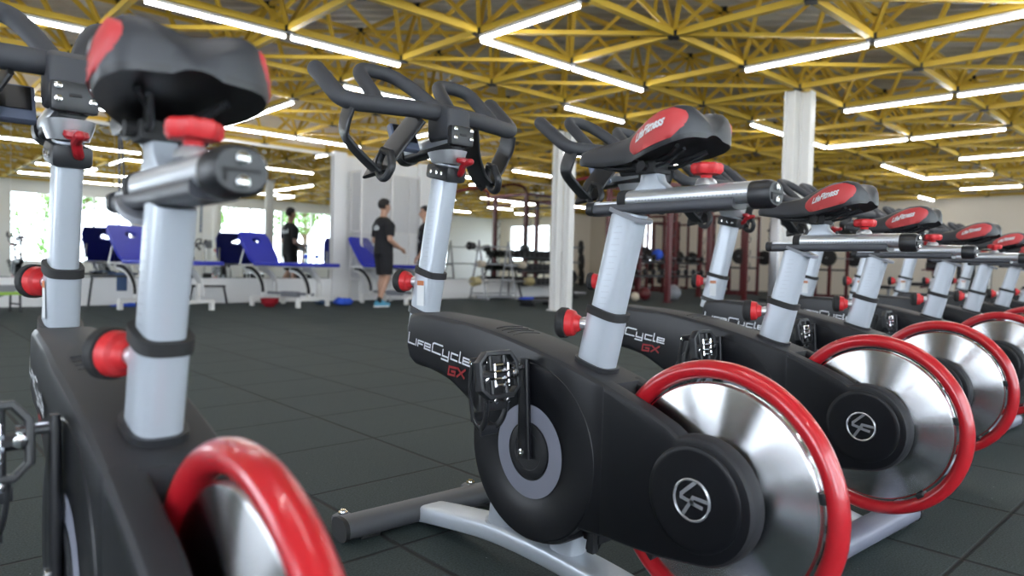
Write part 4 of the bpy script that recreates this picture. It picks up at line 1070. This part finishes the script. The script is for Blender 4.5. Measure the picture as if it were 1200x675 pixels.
for z, nm in ((.9, 'upper'), (.55, 'lower')):
    for k in range(12):
        d = copy_tree(e0); d.location = (13.1 + k * .36, 10.24, z + .115); d.rotation_euler = (0, 0, .5)
        tag(d, 'black dumbbell lying on the %s shelf beam of the dark red rig' % nm, 'dumbbell', 'dumbbells on the %s rig shelf' % nm)

# plate tree with big plates, sky picture and machines on the way to the back wall
e = empty('plate_tree', (13.9, 12.6, 0)); tag(e, 'grey weight plate tree right of the white double column', 'plate rack')
bm = bmesh.new(); box(bm, (0, 0, .93), (.09, .09, 1.86)); box(bm, (0, 0, .03), (.75, .5, .06)); finish('upright', bm, 'steel', e, smooth=False)
for z in (.45, .85, 1.25):
    for s_ in (-1, 1):
        bm = bmesh.new(); tube(bm, [(0, 0, z), (s_ * .30, -.22, z)], .022, seg=10); finish('peg', bm, 'steel', e)
def bigplate(loc, r, label, rz=.6):
    bm = bmesh.new(); plate(bm, (0, 0, 0), (math.cos(rz), -math.sin(rz), 0), r, .06); tag(finish('weight_plate', bm, 'rubber', loc=loc), label, 'weight plate', 'weight plates on the plate tree')
bigplate((14.14, 12.43, .85), .24, 'large black weight plate on the middle right peg of the plate tree'); bigplate((14.12, 12.44, 1.25), .19, 'black weight plate on the top right peg of the plate tree')
bigplate((13.66, 12.42, .45), .22, 'black weight plate on the lowest left peg of the plate tree', PI - .6); bigplate((14.15, 12.42, .45), .22, 'black weight plate on the lowest right peg of the plate tree')
e = empty('lat_machine', (15.0, 14.6, 0)); tag(e, 'grey pull-down machine under the blue sky picture', 'exercise machine')
bm = bmesh.new()
for x in (-.45, .45): box(bm, (x, 0, 1.05), (.09, .09, 2.1))
box(bm, (0, 0, 2.06), (1.0, .1, .09)); box(bm, (0, 0, .04), (1.1, .6, .08)); box(bm, (0, -.02, 1.3), (.85, .07, .07)); finish('frame', bm, 'steel', e, smooth=False)
bm = bmesh.new()
for k in range(12): box(bm, (.25, 0, .2 + k * .055), (.3, .13, .045), bev=.004)
finish('weight_stack', bm, 'black', e)
bm = bmesh.new(); box(bm, (-.1, -.35, .5), (.32, .4, .08), bev=.02); tube(bm, [(-.1, -.35, .46), (-.1, -.3, .05)], .03, seg=8); finish('seat', bm, 'black', e)
e = empty('wall_picture', (18.9, YB - .03, 1.95)); tag(e, 'blue sky picture hanging above the machines right of the double column', 'picture')
bm = bmesh.new(); box(bm, (0, 0, 0), (1.25, .02, .8)); finish('canvas', bm, 'poster', e, smooth=False)
bm = bmesh.new(); 
for c, s_ in (((0, 0, .41), (1.3, .03, .03)), ((0, 0, -.41), (1.3, .03, .03)), ((.635, 0, 0), (.03, .03, .82)), ((-.635, 0, 0), (.03, .03, .82))): box(bm, c, s_)
finish('picture_frame', bm, 'grey', e, smooth=False)
# floor bench with a blue towel near the column foot
e = empty('step_bench', (9.25, 9.15, 0), .2); tag(e, 'flat black step bench on the floor beside the double column foot', 'bench')
bm = bmesh.new(); box(bm, (0, 0, .10), (.95, .32, .05), bev=.012); finish('top', bm, 'black', e)
for x in (-.38, .38):
    bm = bmesh.new(); box(bm, (x, 0, .04), (.06, .30, .08), bev=.008); finish('foot', bm, 'rubber', e)
cloth((8.88, 9.1, .125), (.14, .12, .05), 'bright blue towel on the left end of the black step bench', 'bluecloth', 'towel')
# balls
def ball(loc, r, m, label):
    bm = bmesh.new(); bmesh.ops.create_uvsphere(bm, u_segments=24, v_segments=16, radius=r); lathe(bm, [(r * .12, r * .985), (r * .06, r * 1.01), (0, r * 1.01)], (0, 0, 0), (0, -1, .3), 12)
    tag(finish('exercise_ball', bm, m, loc=loc), label, 'ball')
ball((12.72, 9.55, .1), .1, 'beige', 'beige ball on the floor beside the third seat post')
ball((14.42, 10.18, 1.085), .14, 'bluecloth', 'blue ball on the rig shelf between the dark red posts')
ball((13.9, 9.35, .19), .19, 'grey', 'grey ball on the floor under the training rig')
ball((13.35, 9.75, .15), .15, 'rigred', 'dark red ball on the floor under the training rig')

# ------------------------------------------------------------------ training rig
rig = empty('training_rig', (14.6, 9.6, 0)); tag(rig, 'tall dark red training rig with ring hooks behind the bicycles', 'training rig')
ROX, ROY = 14.6, 9.6
def rp(x, y, z=0): return (x - ROX, y - ROY, z)
posts = [(12.95, 8.85), (14.6, 8.85), (16.3, 8.85), (13.9, 10.35), (15.4, 10.35), (16.6, 10.35), (12.7, 10.35), (17.7, 8.85)]
for x, y in posts:
    bm = bmesh.new(); box(bm, rp(x, y, 1.32), (.10, .10, 2.62)); box(bm, rp(x, y, .008), (.16, .16, .016)); finish('post', bm, 'rigred', rig, smooth=False)
def beam(a, b, z, w=.08, m='rigred', nm='beam'):
    a, b = Vector(rp(*a, z)), Vector(rp(*b, z)); bm = bmesh.new(); d = (b - a); an = math.atan2(d.y, d.x); box(bm, (a + b) / 2, (d.length, w, w), Matrix.Rotation(an, 3, 'Z')); finish(nm, bm, m, rig, smooth=False)
beam((12.7, 8.85), (17.7, 8.85), 2.6); beam((12.7, 10.35), (17.7, 10.35), 2.6)
for x in (12.7, 14.6, 16.3, 17.7): beam((x, 8.85), (x, 10.35), 2.6)
beam((12.7, 8.85), (12.7, 10.35), 2.35, .05)
for x in (13.9, 15.4): beam((x, 8.85), (x, 10.35), 2.35, .045, 'black', 'pull_up_bar')
for z in (.55, .9): beam((12.7, 10.35), (17.7, 10.35), z, .07, 'black', 'shelf_beam')
beam((12.7, 10.1), (17.7, 10.1), .55, .05, 'black', 'shelf_beam')
for x, y in posts[:7]:
    for k in range(6):
        bm = bmesh.new(); z = .55 + k * .33; s_ = 1 if k % 2 else 1
        c = Vector(rp(x + .12, y - .02, z)); pts = [c + Vector((.085 * math.cos(t), 0, .085 * math.sin(t))) for t in [PI * 1.25 + q * PI * 1.5 / 12 - PI * .5 for q in range(13)]]
        tube(bm, pts, .011, seg=6); finish('hook', bm, 'black', rig)
# curved top arms of the rig toward the mirror
for y in (8.85, 10.35):
    bm = bmesh.new(); tube(bm, fillet([rp(12.7, y, 2.35), rp(12.7, y, 2.78), rp(12.2, y, 2.82), rp(11.4, y, 2.62)], .25), .035, seg=8); finish('curved_arm', bm, 'rigred', rig)
bm = bmesh.new(); tube(bm, fillet([rp(17.7, 8.85, 2.6), rp(17.9, 8.6, 2.85), rp(19.0, 8.0, 2.75)], .2), .04, seg=8); finish('curved_arm', bm, 'black', rig)
e = empty('cable_tower', (16.75, 8.3, 0)); tag(e, 'silver cable tower beside the dark red post left of the white column', 'exercise machine')
bm = bmesh.new(); box(bm, (0, 0, 1.2), (.14, .22, 2.4), bev=.02); box(bm, (.24, 0, 1.2), (.08, .2, 2.4), bev=.015); finish('column_cover', bm, 'alu', e)
bm = bmesh.new(); box(bm, (.13, 0, .75), (.16, .12, 1.4)); box(bm, (.1, 0, .03), (.7, .5, .06)); finish('weight_stack', bm, 'black', e, smooth=False)
bm = bmesh.new(); tube(bm, [(.13, -.12, 2.35), (.13, -.14, .4)], .006, seg=6); lathe(bm, [(.04, -.02), (.05, 0), (.04, .02)], (.13, -.12, 1.1), (1, 0, 0), 12); finish('cable', bm, 'rubber', e)
bm = bmesh.new()
for dx in (-.06, .02, .09):
    tube(bm, fillet([(dx, 0, 0), (dx + .05, 0, -.45), (dx - .05, 0, -.85), (dx + .04, 0, -1.2)], .2), (.006, .02), prof=sq(8, 3), ref=(0, 1, 0))
tube(bm, [(-.12, 0, -.75), (.1, 0, -.72)], .035, seg=8); tube(bm, fillet([(-.12, 0, -1.15), (0, 0, -1.05), (.1, 0, -1.1), (.14, 0, -1.3)], .05), .02, seg=8)
tag(finish('suspension_straps', bm, 'rubber', loc=(17.45, 8.78, 2.55)), 'black suspension straps hanging left of the white column', 'straps')
def power_rack(loc, rz, label, first=None):
    if first:
        c = copy_tree(first); c.location = loc; c.rotation_euler = (0, 0, rz); c['label'] = label; return c
    e = empty('power_rack', loc, rz); tag(e, label, 'power rack', 'power racks before the cream wall')
    for x in (-.6, .6):
        for y in (-.45, .45):
            bm = bmesh.new(); box(bm, (x, y, 1.2), (.075, .075, 2.4)); box(bm, (x, y, .01), (.14, .14, .02)); finish('post', bm, 'rigred', e, smooth=False)
        for z in (2.36, .06):
            bm = bmesh.new(); box(bm, (x, 0, z), (.07, .9, .07)); finish('side_beam', bm, 'rigred', e, smooth=False)
    bm = bmesh.new(); box(bm, (0, .45, 2.36), (1.2, .07, .07)); box(bm, (0, .45, 1.2), (1.2, .05, .05)); finish('cross_beam', bm, 'black', e, smooth=False)
    bm = bmesh.new(); tube(bm, [(-1.05, -.52, 1.15), (1.05, -.52, 1.15)], .015, seg=8); bar_ = finish('bar', bm, 'steel', e)
    for x in (-.95, -.88, .88, .95):
        bm = bmesh.new(); plate(bm, (x, -.52, 1.15), (1, 0, 0), .22, .045); finish('weight_plate', bm, 'rubber', e)
    for x in (-.6, .6):
        for z in (.35, .8):
            for s_ in (.52, .60):
                bm = bmesh.new(); plate(bm, (x, s_, z), (0, 1, 0), .18, .045); finish('weight_plate', bm, 'rubber', e)
        bm = bmesh.new(); box(bm, (x, -.1, .82), (.06, .7, .05)); finish('safety_arm', bm, 'black', e, smooth=False)
    return e
pr0 = power_rack((17.6, 13.0, 0), .2, 'power rack behind the left half of the dark red training rig')
power_rack((19.5, 10.9, 0), .1, 'power rack behind the silver cable tower', pr0)
power_rack((20.3, 8.6, 0), 0, 'power rack seen right of the white double column', pr0)
power_rack((21.5, 14.6, 0), .3, 'power rack farthest back near the narrow window', pr0)

# machines against the right wall
e = empty('leg_machine', (20.8, 5.9, 0)); tag(e, 'exercise machine with a black roller pad seen between the far seat posts', 'exercise machine')
bm = bmesh.new(); tube(bm, [(0, -.5, .04), (0, .5, .04)], .03, seg=6); tube(bm, [(0, 0, .04), (0, 0, .9)], .03, seg=6); tube(bm, [(0, 0, .88), (-.55, .1, .88)], .02, seg=6); tube(bm, [(0, 0, .45), (-.6, .1, .42)], .025, seg=6); finish('frame', bm, 'rigred', e)
bm = bmesh.new(); tube(bm, [(.05, -.16, .98), (.05, .16, .98)], .13, seg=16); finish('roller_pad', bm, 'black', e)
bm = bmesh.new(); box(bm, (-.5, .1, .5), (.5, .4, .09), bev=.02); finish('seat', bm, 'black', e)
e = empty('cable_station', (21.8, 5.2, 0)); tag(e, 'black weight stack cabinet with white upright bars by the cream wall', 'exercise machine')
bm = bmesh.new(); box(bm, (0, 0, .62), (.5, .7, 1.15)); finish('stack_cabinet', bm, 'black', e, smooth=False)
bm = bmesh.new()
for y in (-.42, -.12, .2, .42): tube(bm, [(-.3, y, .02), (-.3, y, 1.12)], .02, seg=6)
tube(bm, [(-.3, -.42, 1.1), (-.3, .42, 1.1)], .02, seg=6); finish('white_bars', bm, 'white', e)
for k, (x, y) in enumerate(((18.6, 6.6), (22.0, 3.6))):
    e = empty('flat_bench', (x, y, 0), 1.2); tag(e, ('low black flat bench before the cream wall, left of the roller pad machine', 'low black flat bench before the cream wall, right of the weight stack cabinet')[k], 'bench', 'black flat benches')
    bm = bmesh.new(); box(bm, (0, 0, .42), (1.2, .3, .08), bev=.02); finish('pad', bm, 'black', e)
    for x2 in (-.45, .45):
        bm = bmesh.new(); box(bm, (x2, 0, .2), (.05, .05, .38)); box(bm, (x2, 0, .02), (.06, .4, .04)); finish('leg', bm, 'steel', e, smooth=False)
bm = bmesh.new(); tube(bm, smooth_poly([(0, 0, 0), (-.03, .1, -.35), (0, .16, -.7), (-.03, .2, -1.0)], 5), .02, seg=6); tag(finish('hanging_cable', bm, 'rubber', loc=(XR - .03, 3.0, 2.15)), 'black cable hanging down the cream wall at the right edge', 'cable')
bm = bmesh.new(); tube(bm, smooth_poly([(0, 0, 0), (-.02, -.18, -.4), (-.02, -.1, -.55), (-.03, -.14, -.9)], 5), .022, seg=6); tag(finish('hanging_rope', bm, 'rubber', loc=(XR - .04, 9.3, 1.95)), 'dark rope hanging on the cream wall left of the roller pad machine', 'rope')

# treadmills at the window wall (seen in the mirror)
def treadmill(loc, rz, label):
    e = empty('treadmill', loc, rz); tag(e, label, 'treadmill', 'treadmills near the window wall, seen in the mirror')
    bm = bmesh.new(); box(bm, (0, 0, .12), (1.6, .75, .16), bev=.03); finish('deck', bm, 'black', e)
    for y in (-.36, .36):
        bm = bmesh.new(); tube(bm, [(.65, y, .15), (.85, y, 1.15)], .035, seg=8); tube(bm, [(.82, y, 1.02), (.4, y, .98)], .022, seg=8, roundcap=True); finish('handrail', bm, 'steel', e)
    bm = bmesh.new(); box(bm, (.86, 0, 1.22), (.08, .8, .3), Matrix.Rotation(-.5, 3, 'Y'), bev=.02); finish('console', bm, 'grey', e)
treadmill((9.1, -1.6, 0), -1.2, 'treadmill reflected just right of the leftmost saddle cap'); treadmill((10.5, -1.6, 0), -1.2, 'treadmill reflected behind the tent-raised blue cushion'); treadmill((12.2, -1.5, 0), -1.2, 'treadmill reflected right behind the man with printed shirt back')

# ------------------------------------------------------------------ people
def remesh(name, bm, m, parent, voxel=.009, it=4):
    """fuse overlapping limbs into one continuous surface"""
    bmesh.ops.recalc_face_normals(bm, faces=bm.faces)
    me = bpy.data.meshes.new(name); bm.to_mesh(me); bm.free()
    o = bpy.data.objects.new(name, me); COL.objects.link(o)
    r = o.modifiers.new('r', 'REMESH'); r.mode = 'VOXEL'; r.voxel_size = voxel
    k = o.modifiers.new('s', 'SMOOTH'); k.iterations = it; k.factor = .5
    dg = bpy.context.evaluated_depsgraph_get(); nm = bpy.data.meshes.new_from_object(o.evaluated_get(dg)); o.modifiers.clear(); o.data = nm
    nm.materials.clear(); nm.materials.append(M[m])
    for p in nm.polygons: p.use_smooth = True
    if parent: o.parent = parent
    return o
def limb(bm, pts, rad, ref=None):
    P = [Vector(p) for p in pts]; Q, RR = [P[0]], [rad[0]]
    for i in range(len(P) - 1):
        for k in range(1, 5):
            t = k / 4; Q.append(P[i].lerp(P[i + 1], t))
            a, b = rad[i], rad[i + 1]; RR.append((a[0] + (b[0] - a[0]) * t, a[1] + (b[1] - a[1]) * t) if isinstance(a, tuple) else a + (b - a) * t)
    tube(bm, Q, RR, seg=16, roundcap=True, ref=ref)
def ell(bm, c, r, u=24, v=16):
    n = len(bm.verts); g = bmesh.ops.create_uvsphere(bm, u_segments=u, v_segments=v, radius=1)['verts']
    for w in g: w.co = Vector((w.co.x * r[0] + c[0], w.co.y * r[1] + c[1], w.co.z * r[2] + c[2]))
def person(name, loc, rz, label, H, arms, legs):
    """faces +x locally, y = left"""
    e = empty(name, loc, rz); tag(e, label, 'person')
    bm = bmesh.new()
    # torso (front-back, side-side)
    torso = [((0, 0, .86), (.10, .15)), ((0, 0, .95), (.118, .168)), ((.005, 0, 1.08), (.105, .140)), ((0, 0, 1.22), (.112, .158)), ((-.012, 0, 1.34), (.112, .175)), ((-.02, 0, 1.42), (.085, .150)), ((-.02, 0, 1.46), (.06, .09))]
    tube(bm, [Vector(p) for p, r in torso], [r for p, r in torso], seg=28, ref=(1, 0, 0))
    limb(bm, [(-.022, 0, 1.42), (-.004, 0, 1.50), (.006, 0, 1.57)], [.062, .054, .055])
    # head: cranium, face, jaw, nose, brow, ears
    ell(bm, (-.002, 0, 1.672), (.098, .078, .092)); ell(bm, (.028, 0, 1.625), (.070, .062, .085)); ell(bm, (.050, 0, 1.572), (.042, .042, .030))
    limb(bm, [(.096, 0, 1.655), (.116, 0, 1.622)], [.009, .014]); ell(bm, (.082, 0, 1.672), (.016, .045, .010)); ell(bm, (.096, 0, 1.594), (.010, .024, .009))
    for s_ in (1, -1): ell(bm, (0, s_ * .080, 1.637), (.019, .009, .032))
    for s_ in (1, -1):
        sh, el, wr = [Vector(v) for v in arms[s_]]
        limb(bm, [(-.02, s_ * .10, 1.40), sh], [.062, .062]); limb(bm, [sh, sh.lerp(el, .45), el], [.056, .050, .040])
        limb(bm, [el, el.lerp(wr, .3), wr], [.040, .042, .026])
        d = (wr - el).normalized(); z = Vector((0, 0, 1)); side = d.cross(z).normalized() if abs(d.z) < .85 else Vector((1, 0, 0)); nrm = side.cross(d).normalized()
        palm = wr + d * .055
        limb(bm, [wr, wr + d * .03, wr + d * .09], [.024, .027, .024], ref=tuple(side))
        limb(bm, [wr + d * .03 + side * .016, wr + d * .085 + side * .022], [.017, .015]); limb(bm, [wr + d * .03 - side * .016, wr + d * .085 - side * .022], [.017, .015])
        for q in range(4):
            b0 = wr + d * .088 + side * (-.030 + q * .020); L = (.058, .070, .074, .066)[q]
            limb(bm, [b0, b0 + d * L * .5 - nrm * .006, b0 + d * L - nrm * .022], [.0095, .009, .008])
        t0 = wr + d * .03 + side * .028
        limb(bm, [t0, t0 + d * .03 + side * .022, t0 + d * .06 + side * .026 - nrm * .006], [.013, .0115, .009])
    for s_ in (1, -1):
        kn, an = [Vector(v) for v in legs[s_]]; hip = Vector((0, s_ * .088, .90))
        limb(bm, [hip, hip.lerp(kn, .5), kn], [.092, .078, .054])
        limb(bm, [kn, kn.lerp(an, .3) + Vector((-.012, 0, 0)), kn.lerp(an, .75), an], [.054, .056, .038, .036])
        limb(bm, [an + Vector((-.02, 0, -.03)), an + Vector((.12, 0, -.045))], [.034, .026])
    body = remesh('body', bm, 'skin', e, .0085, 3)
    for s_ in (1, -1):
        bm = bmesh.new(); ell(bm, (.086, s_ * .028, 1.650), (.012, .013, .008), 12, 8); finish('eye', bm, 'hair', body)
        bm = bmesh.new(); limb(bm, [(.093, s_ * .014, 1.672), (.088, s_ * .042, 1.672)], [.005, .004]); finish('eyebrow', bm, 'hair', body)
    bm = bmesh.new(); limb(bm, [(.096, -.022, 1.594), (.104, 0, 1.594), (.096, .022, 1.594)], [.003, .005, .003]); finish('mouth', bm, 'bowl', body)
    # short hair: fuller on the crown, faded at the nape
    bm = bmesh.new(); ell(bm, (-.004, 0, 1.683), (.108, .087, .098), 32, 24)
    rem = [v for v in bm.verts if (v.co.x > .055 and v.co.z < 1.715) or (v.co.x > -.015 and v.co.z < 1.668 and v.co.x <= .055 + 1) or v.co.z < 1.612]
    bmesh.ops.delete(bm, geom=rem, context='VERTS')
    for v in bm.verts:
        if v.co.z > 1.72: v.co.z += .010; v.co.x += .004
    bmesh.ops.solidify(bm, geom=bm.faces[:], thickness=.012); finish('hair', bm, 'hair', e)
    # t-shirt with sleeves
    bm = bmesh.new()
    tr = [((0, 0, .86), (.142, .192)), ((0, 0, .98), (.142, .188)), ((.004, 0, 1.10), (.134, .172)), ((0, 0, 1.22), (.136, .182)), ((-.012, 0, 1.34), (.134, .194)), ((-.02, 0, 1.415), (.106, .165)), ((-.02, 0, 1.455), (.078, .110)), ((-.018, 0, 1.475), (.066, .075))]
    tube(bm, [Vector(p) for p, r in tr], [r for p, r in tr], seg=32, ref=(1, 0, 0))
    for s_ in (1, -1):
        sh, el, wr = [Vector(v) for v in arms[s_]]
        limb(bm, [(-.02, s_ * .10, 1.395), sh], [.080, .080]); tube(bm, [sh, sh.lerp(el, .35), sh.lerp(el, .72)], [.078, .074, .070], seg=18)
    st = remesh('shirt', bm, 'cloth', e, .009, 3)
    bm = bmesh.new()
    tube(bm, [Vector((0, 0, 1.0)), Vector((0, 0, .90)), Vector((0, 0, .82))], [(.128, .176), (.134, .188), (.11, .185)], seg=28, ref=(1, 0, 0))
    for s_ in (1, -1):
        kn, an = [Vector(v) for v in legs[s_]]; hip = Vector((0, s_ * .090, .88)); k2 = hip.lerp(kn, .9)
        tube(bm, [hip, hip.lerp(k2, .5), k2], [.112, .102, .094], seg=20)
    remesh('shorts', bm, 'cloth', e, .009, 2)
    for s_ in (1, -1):
        kn, an = [Vector(v) for v in legs[s_]]; a = an; bm = bmesh.new()
        limb(bm, [a + Vector((-.055, 0, -.030)), a + Vector((.02, 0, -.020)), a + Vector((.09, 0, -.042)), a + Vector((.165, 0, -.055))], [(.040, .036), (.050, .042), (.036, .046), (.022, .036)], ref=(0, 0, 1))
        sh_ = finish('shoe', bm, 'shoe', e, angle=60)
        for v in sh_.data.vertices: v.co.z = max(v.co.z, .016)
        bm = bmesh.new(); prism(bm, [(a.x - .090, a.y - .034), (a.x - .090, a.y + .034), (a.x + .06, a.y + .048), (a.x + .16, a.y + .042), (a.x + .195, a.y), (a.x + .16, a.y - .042), (a.x + .06, a.y - .048)], 'z', 0, .022, bev=.006); finish('sole', bm, 'white', sh_)
        bm = bmesh.new(); limb(bm, [a + Vector((0, 0, .0)), a + Vector((.004, 0, .045))], [.043, .042]); finish('sock', bm, 'cloth', e)
    e.scale = (H / 1.77,) * 3
    return e, st
# man 1: profile to the right, forearm raised while talking; his back is toward the mirror
m1, st1 = person('person', (6.38, 10.0, 0), 0.0, 'man in black t-shirt and shorts with light blue shoes, gesturing', 1.79,
    {1: ((.0, .21, 1.32), (-.02, .25, 1.08), (.20, .12, 1.02)), -1: ((-.01, -.215, 1.32), (-.04, -.25, 1.10), (.19, -.19, .98))},
    {1: ((.05, .10, .49), (.02, .12, .085)), -1: ((.02, -.10, .49), (-.14, -.12, .085))})
def back_print(x, y):
    u = (x - .5) * .19
    return Vector((-.152 - .0, -u - .02 + 0 * y, 1.325 + y * .16))
tx = text_on('back_print', 'lcsb', .5, lambda x, y: Vector((-.1535 + abs((x - .5) * .28) ** 2 * 2.4, -(x - .5) * .28, 1.26 + y * .25)), 'print', st1, bold=.006)
m2, st2 = person('person', (7.69, 10.64, 0), PI * .83, 'man in printed black t-shirt half hidden behind the silver handlebar post', 1.80,
    {1: ((.0, .21, 1.32), (-.03, .26, 1.08), (.12, .27, .86)), -1: ((-.01, -.215, 1.32), (-.04, -.26, 1.08), (.10, -.24, .86))},
    {1: ((.03, .10, .49), (.0, .12, .085)), -1: ((.04, -.10, .49), (.02, -.12, .085))})
# white print on the chest of the second man
bm = bmesh.new(); rr = random.Random(4)
for k in range(16):
    y, z = rr.uniform(-.12, .12), rr.uniform(1.08, 1.36); x = .143 - abs(y) ** 2 * 1.2 + (0 if z > 1.15 else -.004)
    strokes(bm, [[(y, z), (y + rr.uniform(-.03, .03), z + rr.uniform(-.03, .03)), (y + rr.uniform(-.04, .04), z + rr.uniform(-.04, .04))]], .012, lambda a_, b_: Vector((.150 - abs(a_) ** 2 * 2.2, a_, b_)))
finish('chest_print', bm, 'print', st2, smooth=False)

# ------------------------------------------------------------------ outside: ground and trees beyond the window wall
bm = bmesh.new(); box(bm, (10, -18, -.12), (90, 29, .1)); g = finish('outdoor_ground', bm, 'lawn', smooth=False); struct(g)
bm = bmesh.new(); box(bm, (10, 36, -.12), (90, 30, .1)); box(bm, (42, 8, -.12), (35, 26, .1)); box(bm, (-24, 8, -.12), (37, 26, .1)); g = finish('outdoor_ground', bm, 'lawn', smooth=False); struct(g)
def tree(loc, h, r, seed, label):
    e = empty('tree', loc); tag(e, label, 'tree', 'trees outside the windows'); rd = random.Random(seed)
    bm = bmesh.new(); tube(bm, [(0, 0, 0), (.1, .05, h * .4), (0, .1, h * .7)], [.14, .11, .06], seg=8)
    for k in range(5):
        a = k * 1.3; tube(bm, [(0.05, .05, h * .35), (math.cos(a) * r * .6, math.sin(a) * r * .6, h * .7)], [.06, .025], seg=6)
    finish('trunk', bm, 'bark', e)
    bm = bmesh.new()
    cl = [(rd.gauss(0, r * .45), rd.gauss(0, r * .45), h * .66 + rd.gauss(0, h * .16), rd.uniform(.4, .8) * r * .6) for _ in range(16)]
    for _ in range(2600):
        cx, cy, cz, cr = rd.choice(cl); d = Vector((rd.gauss(0, 1), rd.gauss(0, 1), rd.gauss(0, 1))).normalized() * cr * rd.uniform(.6, 1.05)
        c = Vector((cx, cy, cz)) + d; s_ = rd.uniform(.06, .12); u = Vector((rd.gauss(0, 1), rd.gauss(0, 1), rd.gauss(0, 1))).normalized(); v = u.orthogonal().normalized()
        bm.faces.new([bm.verts.new(c - u * s_), bm.verts.new(c + v * s_ * .55), bm.verts.new(c + u * s_), bm.verts.new(c - v * s_ * .55)])
    finish('foliage', bm, 'leaf', e, smooth=False)
TR = [((5.6, -7.5, 0), 4.6, 1.7, 'tree reflected in the window beside the hanging blue band'), ((1.4, -10.0, 0), 4.2, 1.5, 'tree reflected in the window left of the leftmost handlebar post'), ((10.8, -8.0, 0), 4.6, 1.7, 'tree reflected behind the tent-raised blue cushion'),
      ((16.3, -9.5, 0), 5.0, 1.8, 'tree reflected behind the back of the man in black'), ((21.8, -9.0, 0), 5.0, 1.8, 'tree reflected in the second mirror, left of the double column'), ((30.0, -1.0, 0), 5.0, 2.0, 'tree reflected in the second mirror beside the rig'),
      ((30.0, 18.5, 0), 5.0, 2.4, 'tree outside the narrow window behind the training rig'), ((30.0, 9.5, 0), 4.6, 2.0, 'tree outside the narrow window right of the white column')]
for i, (l, h, r, lab) in enumerate(TR): tree(l, h, r, 20 + i, lab)
